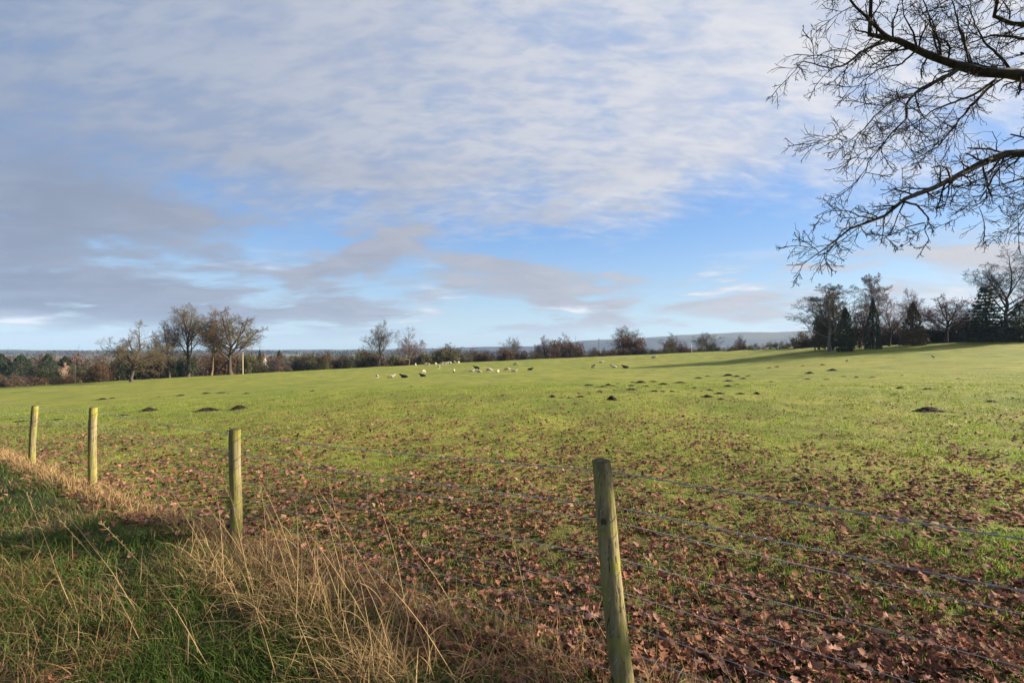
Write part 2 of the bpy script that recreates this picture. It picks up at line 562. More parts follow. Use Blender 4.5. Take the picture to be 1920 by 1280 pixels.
# ------------------------------------------------------------------ hills on the skyline
def build_hills():
    m, nt, b = principled('hill_land')
    pos = nt.node('ShaderNodeNewGeometry').outputs['Position']
    n = nt.noise(pos, 0.004, 4, 0.55)
    n2 = nt.noise(pos, 0.012, 4, 0.6)
    sepz = nt.node('ShaderNodeSeparateXYZ'); nt.l.new(pos, sepz.inputs[0])
    top = nt.mapr(nt.math('ADD', sepz.outputs[2], nt.math('MULTIPLY', n, 40)), 70, 92)
    c = nt.mix(nt.mapr(n, 0.42, 0.58), (.022, .026, .028), (.048, .046, .036))
    c = nt.mix(nt.mapr(n2, 0.5, 0.6), c, (.018, .018, .02))
    c = nt.mix(top, c, (.075, .080, .045))
    nt.l.new(c, b.inputs['Base Color'])
    t = np.linspace(-2.6, 2.6, 500)
    u = 960 + F * t
    row = np.interp(u, [-1400, 500, 700, 1000, 1060, 1090, 1190, 1280, 1340, 1400, 1450, 1500, 1540, 1640, 1750, 1920, 2600, 3400],
                    [656, 656, 654.5, 649, 644, 639, 633.5, 627.5, 625.5, 622.5, 623.2, 620.5, 618, 616, 618, 624, 636, 650])
    D = 3000.0
    ztop = EYE + (HOR - row) / F * D + (vnoise(t * 40, t * 0, 4) - .5) * 3 + (vnoise(t * 11, t * 0, 5) - .5) * 5
    prof = [(-1500, 0.0), (-900, 0.08), (-500, .32), (-250, .68), (-90, .93), (0, 1.0), (120, .96), (500, .4)]
    rows = []
    for (o, h) in prof:
        d = D + o * 0.8
        z = (PLAIN - 4) + (ztop - (PLAIN - 4)) * h + (vnoise(t * 23 + o, t * 0 + o * .01, 6) - .5) * 12 * math.sin(math.pi * min(h, 1)) 
        rows.append(np.stack([t * d, np.full_like(t, d), z], -1))
    V = np.array(rows)
    n_, k = V.shape[:2]
    idx = np.arange(n_ * k).reshape(n_, k)
    Q = np.stack([idx[:-1, :-1], idx[:-1, 1:], idx[1:, 1:], idx[1:, :-1]], -1).reshape(-1, 4)
    keep = np.abs(V.reshape(-1, 3)[Q][:, :, 0]).max(1) < 3850
    me = mesh_np('hills', V.reshape(-1, 3), [Q[keep]], mats=[m], smooth_shade=True)
    tag(obj('hills', me), 'long low blue-grey ridge of hills far beyond the hedges', kind='structure')
build_hills()


# ------------------------------------------------------------------ bare trees (prototypes)
def bare_tree(seed, habit):
    """unit tree: height 1, radius about .5; returns trunk mesh, crown mesh"""
    rng = np.random.default_rng(seed)
    if habit == 'oak':
        th, la, lr, up0, nl, c2, r0 = .33, 1.0, 1.05, .60, 12, 7, .0175
    elif habit == 'vase':
        th, la, lr, up0, nl, c2, r0 = .42, .50, 1.00, .30, 9, 8, .0145
    elif habit == 'birch':
        th, la, lr, up0, nl, c2, r0 = .80, .62, .50, .30, 18, 7, .010
    else:                                                # tall spreading
        th, la, lr, up0, nl, c2, r0 = .48, .72, .82, .50, 11, 8, .0150
    z = np.linspace(0, th, 7)
    tr = np.stack([rng.normal(0, .008, 7).cumsum(), rng.normal(0, .008, 7).cumsum(), z], -1)[None]
    tr[:, 0, :2] = 0
    rad = (r0 * np.linspace(1.0, .62 if habit != 'birch' else .2, 7))[None].copy()
    rad[:, 0] *= 1.5
    trunkP, trunkR = tr, rad
    L1 = grow(tr, rad, nl, .42 if habit != 'birch' else .22, 1.0, lr, la, up0, .28, rng, 6, .62, .30, .3, fall=.25 if habit != 'birch' else .75)
    if habit != 'birch':
        lead = grow(tr, rad, 2, .97, 1.0, lr * 1.05, .3, .8, .25, rng, 6, .8, .3, fall=.1)
        L1 = (np.concatenate([L1[0], lead[0]]), np.concatenate([L1[1], lead[1]]))
    L2 = grow(*L1, c2, .22, 1.0, .52, .80, .28, .30, rng, 5, .60, .35)
    L3 = grow(*L2, 7, .15, 1.0, .55, .80, .16, .34, rng, 4, .60, .4, minr=.0008)
    L4 = grow(*L3, 6, .12, 1.0, .58, .78, -.02 if habit != 'birch' else -.5, .34, rng, 3, .6, .5, minr=.0007)
    L5 = grow(*L4, 5, .2, 1.0, .66, .80, -.05 if habit != 'birch' else -.6, .3, rng, 2, .7, .8, minr=.00060)
    A = Acc()
    for (Pq, Rq, s) in ((trunkP, trunkR, 9), (L1[0], L1[1], 6)):
        A.add(*(lambda r_: (r_[0], [r_[1]]))(tubes(Pq, Rq, s)))
    C = Acc()
    for (Pq, Rq, s) in ((L2[0], L2[1], 4), (L3[0], L3[1], 3), (L4[0], L4[1], 3)):
        C.add(*(lambda r_: (r_[0], [r_[1]]))(tubes(Pq, Rq, s)))
    v_, q_ = slivers(*L5); C.add(v_, [q_])
    allv = np.concatenate(C.V)
    hi = np.percentile(allv[:, 2], 99.0); wr = np.percentile(np.hypot(allv[:, 0], allv[:, 1]), 95)
    sc = np.array([.5 / wr, .5 / wr, 1.0 / hi])
    A.V = [v * sc for v in A.V]; C.V = [v * sc for v in C.V]
    return A.mesh('trunk', [M['bark']], True), C.mesh('crown', [M['bark']])

PROTO = {}
def tree_proto(kind):
    if kind not in PROTO:
        hab, seed = kind
        PROTO[kind] = bare_tree(seed, hab)
    return PROTO[kind]

def px_tree(name, kind, u, D, top, wpx, label, cat='tree', trunk_mat='bark', crown_mat='bark', group=None, rz=None, base=None):
    """a tree whose base is at distance D; its height and spread in metres follow from the photograph"""
    t = (u - 960) / F
    x, y = t * D, D
    zb = gz(x, y) - 0.05
    H = EYE + (HOR - top) / F * D - zb
    W = wpx / F * D
    o = empty(name, (x, y, zb), RNG.uniform(0, 6.28) if rz is None else rz, (W, W, H))
    tm, cm = tree_proto(kind)
    obj('trunk', tm, o, mat=M[trunk_mat])
    obj('crown', cm, o, mat=M[crown_mat])
    tag(o, label, cat, group)
    return o

G_L = 'bare trees beyond the low side of the field'
px_tree('oak_tree', ('oak', 56), 247, 92, 606, 128, 'low spreading bare oak standing alone at the field edge', trunk_mat='bark', crown_mat='bark_olive', rz=1.0)
px_tree('bare_tree', ('tall', 66), 318, 104, 606, 62, 'small leaning bare tree between the spreading oak and the tall trees', trunk_mat='bark', crown_mat='bark', group=G_L)
px_tree('bare_tree', ('vase', 71), 352, 108, 574, 108, 'tall fan-shaped bare tree next to the orange-stemmed tree', trunk_mat='bark', crown_mat='bark_olive', group=G_L)
px_tree('bare_tree', ('tall', 62), 396, 106, 581, 76, 'bare tree with orange-brown stem and crown between two darker trees', trunk_mat='bark_orange', crown_mat='bark_orange', group=G_L)
px_tree('bare_tree', ('oak', 52), 432, 109, 583, 118, 'round-headed bare tree with dark forked trunk beside the pale pole', trunk_mat='bark', crown_mat='bark_olive', group=G_L)
px_tree('bare_tree', ('vase', 73), 711, 150, 604, 64, 'tall narrow bare tree forking low, behind the sheep', trunk_mat='bark_grey', crown_mat='bark_grey')
px_tree('bare_tree', ('oak', 56), 766, 152, 616, 62, 'bare tree with russet twigs beside the tall narrow one', trunk_mat='bark_grey', crown_mat='bark_red')
px_tree('bare_tree', ('oak', 52), 838, 168, 644, 60, 'squat olive-twigged tree rising from the hedge behind the sheep', trunk_mat='bark', crown_mat='bark_olive')
px_tree('bare_tree', ('tall', 66), 962, 190, 633, 42, 'small grey bare tree alone in the rust-coloured hedge', trunk_mat='bark_grey', crown_mat='bark_grey')
px_tree('bare_tree', ('oak', 52), 1022, 185, 631, 52, 'round bare tree in the rust clump, pylon side away', trunk_mat='bark', crown_mat='bark_red', group='rust clump trees')
px_tree('bare_tree', ('tall', 62), 1057, 188, 627, 52, 'taller bare tree in the middle of the rust-coloured clump', trunk_mat='bark', crown_mat='bark_red', group='rust clump trees')
px_tree('bare_tree', ('vase', 71), 1170, 176, 613, 66, 'bare grey tree standing over the brown-leaved oak', trunk_mat='bark_grey', crown_mat='bark_grey')
px_tree('bare_tree', ('tall', 62), 1256, 180, 626, 48, 'bare olive tree before the long hill ridge', trunk_mat='bark', crown_mat='bark_olive')
px_tree('bare_tree', ('tall', 66), 1322, 170, 624, 54, 'spiky bare tree in the low hedge before the hill ridge', trunk_mat='bark', crown_mat='bark_grey')
px_tree('bare_tree', ('vase', 73), 1386, 160, 629, 28, 'small dark bare tree alone before the hill ridge', trunk_mat='bark', crown_mat='bark')
# the dark group on the high side
px_tree('birch_tree', ('birch', 40), 1556, 97, 534, 118, 'broad birch with pale leaning trunk at the end of the dark group', trunk_mat='bark_birch', crown_mat='bark_grey')
px_tree('birch_tree', ('birch', 40), 1640, 104, 514, 82, 'tall reddish birch topping the dark group of trees', trunk_mat='bark_red', crown_mat='bark_red')
px_tree('bare_tree', ('oak', 56), 1668, 98, 562, 66, 'small open bare tree between the narrow conifer and the brown conifer', trunk_mat='bark', crown_mat='bark_red')
px_tree('bare_tree', ('vase', 73), 1712, 104, 544, 62, 'slim bare tree behind the brown pyramid conifer', trunk_mat='bark', crown_mat='bark_red')
px_tree('bare_tree', ('oak', 52), 1776, 94, 556, 96, 'wide low bare tree between the brown conifer and the dark fir', trunk_mat='bark', crown_mat='bark_red')
px_tree('bare_tree', ('tall', 62), 1892, 92, 473, 150, 'largest bare tree, rising behind the dark layered fir', trunk_mat='bark', crown_mat='bark')
px_tree('bare_tree', ('oak', 56), 1985, 90, 520, 130, 'bare tree past the largest tree of the dark group', trunk_mat='bark', crown_mat='bark')


# ------------------------------------------------------------------ leaf cards spread through a volume
def leaf_quads(C, size, rng, droop=0.0, aspect=1.8):
    n = len(C)
    d = unit(rng.normal(0, 1, (n, 3)) + np.array([0, 0, -droop]))
    s = unit(np.cross(d, unit(rng.normal(0, 1, (n, 3)))))
    ln = size * rng.uniform(.6, 1.4, n)[:, None]
    a = C - d * ln * .5; b = C + d * ln * .5
    m = C + s * ln * .5 / aspect; k = C - s * ln * .5 / aspect
    V = np.stack([a, m, b, k], 1).reshape(-1, 3)
    return V, np.arange(n * 4).reshape(n, 4)

def bush_proto(seed, twiggy=0.5, n=2600):
    """unit bush: about 1 wide, 1 high, uneven lumps of small leaves over a fan of stems"""
    rng = np.random.default_rng(seed)
    k = 13
    ctr = np.stack([rng.uniform(-.36, .36, k), rng.uniform(-.36, .36, k), rng.uniform(.22, .70, k)], -1)
    ctr[:, 2] *= 1.12 - np.hypot(ctr[:, 0], ctr[:, 1]) * .9
    rad = rng.uniform(.14, .25, k)
    j = rng.integers(0, k, n)
    d = unit(rng.normal(0, 1, (n, 3)))
    C = ctr[j] + d * (rad[j] * rng.random(n) ** .35)[:, None]
    C[:, 2] = np.maximum(C[:, 2], .02)
    low = np.stack([rng.normal(0, .24, n // 5), rng.normal(0, .24, n // 5), rng.uniform(.02, .4, n // 5)], -1)
    C = np.concatenate([C, low])
    V, Q = leaf_quads(C, .055, rng)
    A = Acc(); A.add(V, [Q])
    # twigs sticking out of the outline
    st = 9
    a = rng.random(st) * 6.28
    pts = np.zeros((st, 5, 3))
    d0 = unit(np.stack([np.cos(a) * .55, np.sin(a) * .55, np.full(st, 1.0)], -1))
    for i in range(1, 5):
        d0 = unit(d0 + rng.normal(0, .15, (st, 3)))
        pts[:, i] = pts[:, i - 1] + d0 * .2
    R = np.linspace(.02, .006, 5)[None].repeat(st, 0)
    S = Acc(); v_, q_ = tubes(pts, R, 4); S.add(v_, [q_])
    t1 = grow(pts, R, int(6 + 6 * twiggy), .3, 1, .45, .7, .3, .3, rng, 4, .6, .4, minr=.002)
    t2 = grow(*t1, 5, .2, 1, .55, .6, .2, .3, rng, 3, .6, .5, minr=.0016)
    for tt in (t1, t2):
        v_, q_ = tubes(tt[0], tt[1], 3); A.add(v_, [q_])
    av = np.concatenate(A.V)
    k_ = np.array([.5 / np.percentile(np.hypot(av[:, 0], av[:, 1]), 97)] * 2 + [1 / np.percentile(av[:, 2], 98.5)])
    A.V = [v * k_ for v in A.V]; S.V = [v * k_ for v in S.V]
    return S.mesh('stem', [M['bark']]), A.mesh('foliage', [M['leaf_brown']])

BUSH = [bush_proto(100 + i, tw, n) for i, (tw, n) in enumerate(((.2, 2600), (.9, 1100), (.5, 2000), (1.3, 600), (.4, 3000)))]

def bush(u, D, top, wpx, proto, mat, label, group, name='hedge_bush', cat='bush', sink=0.3, deep=None):
    t = (u - 960) / F
    x, y = t * D, D
    zb = gz(x, y) - sink
    H = EYE + (HOR - top) / F * D - zb
    W = wpx / F * D
    o = empty(name, (x, y, zb), RNG.uniform(0, 6.28), (W, W if deep is None else deep, H))
    obj('stem', BUSH[proto][0], o)
    obj('foliage', BUSH[proto][1], o, mat=M[mat])
    tag(o, label, cat, group)
    return o

def conifer_mesh(seed, shape):
    rng = np.random.default_rng(seed)
    C, dirs = [], []
    if shape == 'fir':                                   # layered, open
        nl = 17
        A = Acc()
        for i in range(nl):
            h = .06 + .90 * i / (nl - 1)
            r = .5 * (1 - h) ** .8 + .02
            nb = 11
            a = rng.random() * 6.28 + np.arange(nb) / nb * 6.28 + rng.normal(0, .2, nb)
            for aa in a:
                rr = r * rng.uniform(.65, 1.12)
                m_ = max(int(46 * rr / .5), 10)
                s = rng.random(m_) ** .7
                z = h - .10 * s * rr / .5 + .05 * s * s + rng.normal(0, .007, m_)
                w_ = rng.normal(0, .055 * (1.15 - s) + .012, m_)
                C.append(np.stack([np.cos(aa) * s * rr - np.sin(aa) * w_, np.sin(aa) * s * rr + np.cos(aa) * w_, z], -1))
        C = np.concatenate(C)
    else:
        n = 5200
        h = rng.random(n) ** 1.25
        if shape == 'column':
            prof = np.where(h < .25, .40 + h * .4, .5 * np.clip((1 - h) / .75, 0, 1) ** .62)
        else:
            prof = np.where(h < .12, .42 + h * .6, .5 * np.clip((1 - h) / .88, 0, 1) ** .78)
        a = rng.random(n) * 6.28
        lump = .86 + .22 * np.sin(a * 3 + h * 19 + seed) * np.sin(h * 31 + a * 2)
        r = prof * lump * (1 - rng.random(n) ** 3 * .55)
        C = np.stack([np.cos(a) * r, np.sin(a) * r, .02 + h * .98 + rng.normal(0, .008, n)], -1)
    V, Q = leaf_quads(C, .05, rng, .5, 2.6)
    Cn = Acc(); Cn.add(V, [Q])
    T = Acc(); v_, q_ = tubes(np.array([[[0, 0, 0], [0, 0, .5], [0, 0, .97]]]), np.array([[.03, .018, .003]]), 7); T.add(v_, [q_])
    return T.mesh('trunk', [M['bark']], True), Cn.mesh('crown', [M['needle']])

CON = {k: conifer_mesh(s, sh) for k, s, sh in (('fir', 60, 'fir'), ('col', 61, 'column'), ('cone', 62, 'cone'))}
def conifer(u, D, top, wpx, kind, mat, label, group=None):
    t = (u - 960) / F
    x, y = t * D, D
    zb = gz(x, y) - .05
    o = empty('conifer_tree', (x, y, zb), RNG.uniform(0, 6.28), (wpx / F * D, wpx / F * D, EYE + (HOR - top) / F * D - zb))
    obj('trunk', CON[kind][0], o)
    obj('crown', CON[kind][1], o, mat=M[mat])
    tag(o, label, 'tree', group)

conifer(1585, 93, 577, 36, 'col', 'needle', 'dense dark green columnar conifer against the broad birch')
conifer(1637, 94, 560, 34, 'cone', 'needle', 'narrow dark spire conifer below the tall reddish birch')
conifer(1712, 94, 567, 50, 'cone', 'needle_brown', 'brown-green pyramid conifer with flat sides')
conifer(1848, 88, 538, 100, 'fir', 'needle', 'dark fir with layered drooping branches')
conifer(1912, 84, 568, 90, 'fir', 'needle', 'shorter dark fir beside the layered fir')
conifer(40, 150, 666, 66, 'col', 'needle', 'dark rounded evergreen in the far low wood')
conifer(90, 146, 664, 50, 'col', 'needle', 'tallest dark evergreen in the far low wood')
conifer(122, 152, 668, 44, 'col', 'needle', 'slim dark evergreen closing the far low wood')
conifer(2, 148, 664, 56, 'col', 'needle', 'dark evergreen at the far end of the low wood')
conifer(487, 190, 655, 18, 'cone', 'needle', 'small dark spruce beside the orange-roofed house')
conifer(524, 200, 657, 26, 'col', 'needle_brown', 'small rounded olive evergreen past the orange-roofed house')

# ------------------------------------------------------------------ hedges and scrub
B_L, B_M, B_H, B_R = 'scrub on the low side of the field', 'hedge behind the sheep', 'hedge below the hill ridge', 'dark hedge under the high trees'
bush(1560, 99, 550, 76, 2, 'leaf_olive', 'big olive-brown evergreen mound around the birch trunk', None, 'evergreen_bush', sink=.2)
bush(1612, 99, 575, 50, 1, 'leaf_plum', 'plum-brown thicket between the two dark conifers', None, 'evergreen_bush', sink=.2)
rb = np.random.default_rng(77)
for i, u in enumerate(range(-162, 660, 17)):
    D = float(field_depth((u - 960) / F)) + 26 + rb.uniform(-8, 14)
    m_, lb = (('leaf_brown', 'brown leafless scrub bush in the low thicket'), ('leaf_rust', 'rusty brown bush in the low thicket'),
              ('leaf_olive', 'olive brown bush in the low thicket'), ('leaf_dark', 'dark green bush in the low thicket'), ('leaf_plum', 'plum-grey bush at the front of the low thicket'))[rb.integers(0, 5)]
    top = np.interp(u, [0, 120, 180, 320, 470, 520, 660], [700, 696, 678, 666, 664, 670, 666]) + rb.uniform(-6, 9)
    bush(u + rb.uniform(-5, 5), D, top, rb.uniform(34, 52), int(rb.integers(0, 5)), m_, lb, B_L + ', ' + m_[5:], sink=.8)
for i, u in enumerate(range(-40, 520, 26)):
    D = float(field_depth((u - 960) / F)) + 70 + rb.uniform(-10, 25)
    bush(u, D, np.interp(u, [0, 200, 520], [672, 668, 664]) + rb.uniform(-6, 5), rb.uniform(40, 62), int(rb.integers(0, 5)), 'leaf_plum', 'plum-brown bush far back in the low thicket', B_L + ', plum', sink=1.2)
for i, u in enumerate(range(560, 1130, 15)):
    D = float(field_depth((u - 960) / F)) + 22 + rb.uniform(-4, 16)
    if u < 700: top, mats = 664, ('leaf_brown', 'leaf_olive', 'leaf_brown')
    elif u < 800: top, mats = 668, ('leaf_rust', 'leaf_brown', 'leaf_olive')
    elif u < 880: top, mats = 660, ('leaf_olive', 'leaf_dark', 'leaf_brown')
    else: top, mats = 657, ('leaf_rust', 'leaf_plum', 'leaf_rust')
    m_ = mats[rb.integers(0, 3)]
    lb = {'leaf_brown': 'brown bush in the hedge behind the sheep', 'leaf_olive': 'olive bush in the hedge behind the sheep', 'leaf_rust': 'rust-red bush in the hedge behind the sheep',
          'leaf_dark': 'dark green bush in the hedge behind the sheep', 'leaf_plum': 'plum-coloured bush in the hedge behind the sheep'}[m_]
    bush(u + rb.uniform(-4, 4), D, top + rb.uniform(-5, 6), rb.uniform(26, 42), int(rb.integers(0, 5)), m_, lb, B_M + ', ' + m_[5:], sink=.8)
bush(690, 158, 655, 62, 4, 'leaf_olive', 'big dark olive holly bush beside the tall narrow bare tree', None, sink=.8)
bush(838, 164, 652, 64, 0, 'leaf_olive', 'dense olive bush under the squat tree behind the sheep', None, sink=.8)
bush(1040, 184, 640, 54, 2, 'leaf_rust', 'rust-leaved bush low in the round clump', None, sink=.8)
bush(1075, 183, 641, 46, 4, 'leaf_rust', 'rust-orange bush closing the round clump', None, sink=.8)
for i, u in enumerate(range(1110, 1530, 14)):
    D = float(field_depth((u - 960) / F)) + 12 + rb.uniform(-3, 10)
    m_ = ('leaf_olive', 'leaf_plum', 'leaf_dark', 'leaf_brown')[rb.integers(0, 4)]
    lb = {'leaf_brown': 'brown bush in the low hedge before the ridge', 'leaf_olive': 'olive bush in the low hedge before the ridge',
          'leaf_dark': 'dark bush in the low hedge before the ridge', 'leaf_plum': 'plum-coloured bush in the low hedge before the ridge'}[m_]
    top = np.interp(u, [1110, 1220, 1300, 1400, 1530], [655, 652, 646, 645, 638])
    bush(u + rb.uniform(-4, 4), D, top + rb.uniform(-4, 4), rb.uniform(22, 34), int(rb.integers(0, 5)), m_, lb, B_H + ', ' + m_[5:], sink=.6)
bush(1183, 170, 629, 60, 4, 'leaf_rust', 'brown-leaved round oak in front of the bare grey tree', None, 'young_oak', 'tree', sink=.5)
bush(1258, 176, 637, 40, 1, 'leaf_olive', 'olive thicket round the bare tree before the ridge', None, sink=.6)
for i, u in enumerate(range(1500, 1990, 15)):
    D = float(field_depth((u - 960) / F)) + 6 + rb.uniform(-1, 6)
    m_ = ('leaf_dark', 'leaf_olive', 'leaf_dark', 'leaf_plum')[rb.integers(0, 4)]
    lb = {'leaf_olive': 'olive bush in the hedge under the dark trees', 'leaf_dark': 'dark green bush in the hedge under the dark trees',
          'leaf_plum': 'plum-brown bush in the hedge under the dark trees'}[m_]
    top = np.interp(u, [1500, 1600, 1700, 1760, 1830, 1990], [626, 616, 607, 612, 596, 592])
    bush(u + rb.uniform(-5, 5), D, top + rb.uniform(-7, 7), rb.uniform(34, 54), int(rb.integers(0, 5)), m_, lb, B_R + ', ' + m_[5:], sink=.3)

# far woods beyond: one mass nobody could count
def far_wood():
    rng = np.random.default_rng(9)
    A = Acc()
    n = 300
    t = rng.uniform(-1.5, 1.25, n); D = rng.uniform(330, 1300, n)
    for i in range(n):
        x, y = t[i] * D[i], D[i]
        zb = gz(x, y)
        Hh = rng.uniform(6, 11) * (1.15 if t[i] < -.4 else .8); W = rng.uniform(14, 30)
        k = 150
        C = np.stack([x + rng.normal(0, W * .32, k), y + rng.normal(0, 4, k), zb + Hh * rng.random(k) ** .8], -1)
        C[:, 2] *= 1
        V, Q = leaf_quads(C, 2.6, rng, 0, 1.3)
        c = np.array(((.085, .065, .045), (.05, .055, .03), (.10, .06, .04))[rng.integers(0, 3)])
        A.add(V, [Q], c)
    for i in range(420):
        tt = rng.uniform(-1.5, 1.25); Dd = rng.uniform(1300, 2300)
        x, y = tt * Dd, Dd
        k = 60
        C = np.stack([x + rng.normal(0, 28, k), y + rng.normal(0, 6, k), gz(x, y) + rng.uniform(9, 15) * rng.random(k) ** .8], -1)
        V, Q = leaf_quads(C, 7.0, rng, 0, 1.3)
        A.add(V, [Q], np.array(((.06, .05, .04), (.04, .045, .03))[rng.integers(0, 2)]))
    m = foliage('far_wood', None, None, .2, True)
    tag(obj('far_woodland', A.mesh('far_woodland', [m])), 'far belts of brown winter woodland on the plain', kind='stuff')
far_wood()


# ------------------------------------------------------------------ houses, poles, mast in the distance
def box(A, c, s, rz=0):
    x, y, z = s
    v = np.array([[i, j, k] for i in (-.5, .5) for j in (-.5, .5) for k in (-.5, .5)]) * np.array([x, y, z])
    if rz:
        v = v @ np.array([[math.cos(rz), math.sin(rz), 0], [-math.sin(rz), math.cos(rz), 0], [0, 0, 1]])
    A.add(v + np.array(c), [np.array([[0, 1, 3, 2], [4, 6, 7, 5], [0, 4, 5, 1], [2, 3, 7, 6], [0, 2, 6, 4], [1, 5, 7, 3]])])

def house(u, D, top, wpx, rz, wall, roof, label):
    t = (u - 960) / F
    x, y = t * D, D
    zb = gz(x, y) - .3
    H = EYE + (HOR - top) / F * D - zb
    W = wpx / F * D
    dp = W * .7
    eave = H * .60
    o = empty('house', (x, y, zb), rz)
    A = Acc(); box(A, (0, 0, eave / 2), (W, dp, eave))
    n = A.n
    A.add(np.array([[-W / 2, -dp / 2, eave], [-W / 2, dp / 2, eave], [-W / 2, 0, H - .15], [W / 2, -dp / 2, eave], [W / 2, dp / 2, eave], [W / 2, 0, H - .15]]), [np.array([[0, 2, 1], [3, 4, 5]])])
    obj('wall', A.mesh('wall', [M[wall]]), o)
    R = Acc()
    e = .35
    rv = np.array([[-W / 2 - e, -dp / 2 - e, eave - .2], [W / 2 + e, -dp / 2 - e, eave - .2], [W / 2 + e, 0, H], [-W / 2 - e, 0, H],
                   [-W / 2 - e, dp / 2 + e, eave - .2], [W / 2 + e, dp / 2 + e, eave - .2]])
    rv2 = rv - np.array([0, 0, .16])
    R.add(np.concatenate([rv, rv2]), [np.array([[0, 1, 2, 3], [3, 2, 5, 4], [6, 9, 8, 7], [9, 10, 11, 8], [0, 6, 7, 1], [4, 5, 11, 10], [0, 3, 9, 6], [3, 4, 10, 9], [1, 7, 8, 2], [2, 8, 11, 5]])])
    ro = obj('roof', R.mesh('roof', [M[roof]]), o)
    Cc = Acc(); box(Cc, (W * .32, 0, H + .3), (.8, .6, 1.6))
    obj('chimney', Cc.mesh('chimney', [M['brick']]), ro)
    for k in (-.3, .05, .33):
        for zz in (.25, .72):
            Wd = Acc(); box(Wd, (k * W, -dp / 2 - .03, eave * zz), (W * .12, .1, eave * .22))
            fr = obj('window', Wd.mesh('window', [M['white_paint']]), o)
            Pn = Acc(); box(Pn, (k * W, -dp / 2 - .085, eave * zz), (W * .10, .03, eave * .18))
            obj('pane', Pn.mesh('pane', [M['glass']]), fr)
    tag(o, label, 'house')

house(108, 150, 686, 30, .5, 'brick', 'roof_tile', 'brick house with red tiled roof showing below the dark evergreens')
house(490, 205, 667, 24, -.5, 'render_white', 'roof_tile', 'house with orange tiled roof in the thicket past the pale pole')

def pole(u, D, top, label, arm=True, r=.13, mat='pole_wood', name='utility_pole', group=None):
    t = (u - 960) / F
    x, y = t * D, D
    zb = gz(x, y) - .4
    H = EYE + (HOR - top) / F * D - zb
    o = empty(name, (x, y, zb))
    A = Acc(); v_, q_ = tubes(np.array([[[0, 0, 0], [0, 0, H * .5], [0, 0, H]]]), np.array([[r * 1.25, r * 1.1, r]]), 9)
    A.add(v_, [q_, np.array([list(range(18, 27))])])
    obj('shaft', A.mesh('shaft', [M[mat]]), o)
    if arm:
        B = Acc(); box(B, (0, 0, H - .6), (1.8, .12, .12)); obj('crossarm', B.mesh('crossarm', [M[mat]]), o)
        for k in (-.75, 0, .75):
            I = Acc(); v_, q_ = tubes(np.array([[[k, 0, H - .54], [k, 0, H - .44], [k, 0, H - .34]]]), np.array([[.05, .07, .03]]), 6); I.add(v_, [q_])
            obj('insulator', I.mesh('insulator', [M['white_paint']]), o)
    tag(o, label, 'pole', group)

pole(455, 112, 660, 'pale wooden pole at the field edge beside the tall bare trees', arm=False, r=.15)
pole(141, 100, 686, 'weathered pole before the low thicket below the red roof', arm=False, r=.13)
pole(1297, 150, 645, 'short white marker post in the hedge before the ridge', arm=False, r=.07, mat='white_paint', name='marker_post')

def mast(u, D, top, label):
    t = (u - 960) / F
    x, y = t * D, D
    zb = gz(x, y) - .3
    H = EYE + (HOR - top) / F * D - zb
    o = empty('lattice_mast', (x, y, zb))
    b0, b1 = 1.5, .5
    for i in range(4):
        sx, sy = ((1, 1), (1, -1), (-1, -1), (-1, 1))[i]
        A = Acc(); v_, q_ = tubes(np.array([[[sx * b0 / 2, sy * b0 / 2, 0], [sx * b1 / 2, sy * b1 / 2, H]]]), np.array([[.10, .08]]), 5); A.add(v_, [q_])
        obj('leg', A.mesh('leg', [M['steel']]), o)
    lv = 9
    for k in range(lv):
        za, zb_ = H * k / lv, H * (k + 1) / lv
        wa = b0 + (b1 - b0) * k / lv; wb = b0 + (b1 - b0) * (k + 1) / lv
        A = Acc()
        c = ((1, 1), (1, -1), (-1, -1), (-1, 1), (1, 1))
        for i in range(4):
            p = np.array([[[c[i][0] * wa / 2, c[i][1] * wa / 2, za], [c[i + 1][0] * wb / 2, c[i + 1][1] * wb / 2, zb_]]])
            v_, q_ = tubes(p, np.full((1, 2), .05), 4); A.add(v_, [q_])
        obj('bracing', A.mesh('bracing', [M['steel']]), o)
    tag(o, label, 'mast')
mast(1123, 330, 634, 'thin grey lattice mast standing between the rust clump and the brown-leaved oak')


# ------------------------------------------------------------------ sheep
def skin_mesh(name, verts, edges, radii, sub=2):
    me = bpy.data.meshes.new(name)
    me.from_pydata(verts, edges, [])
    o = bpy.data.objects.new(name, me)
    COL.objects.link(o)
    md = o.modifiers.new('skin', 'SKIN')
    for i, r in enumerate(radii):
        me.skin_vertices[0].data[i].radius = (r, r) if not isinstance(r, tuple) else r
        me.skin_vertices[0].data[i].use_root = (i == 0)
    md.use_smooth_shade = True
    sb = o.modifiers.new('sub', 'SUBSURF'); sb.levels = sub; sb.render_levels = sub
    dg = bpy.context.evaluated_depsgraph_get()
    out = bpy.data.meshes.new_from_object(o.evaluated_get(dg))
    bpy.data.objects.remove(o)
    out.name = name
    return out

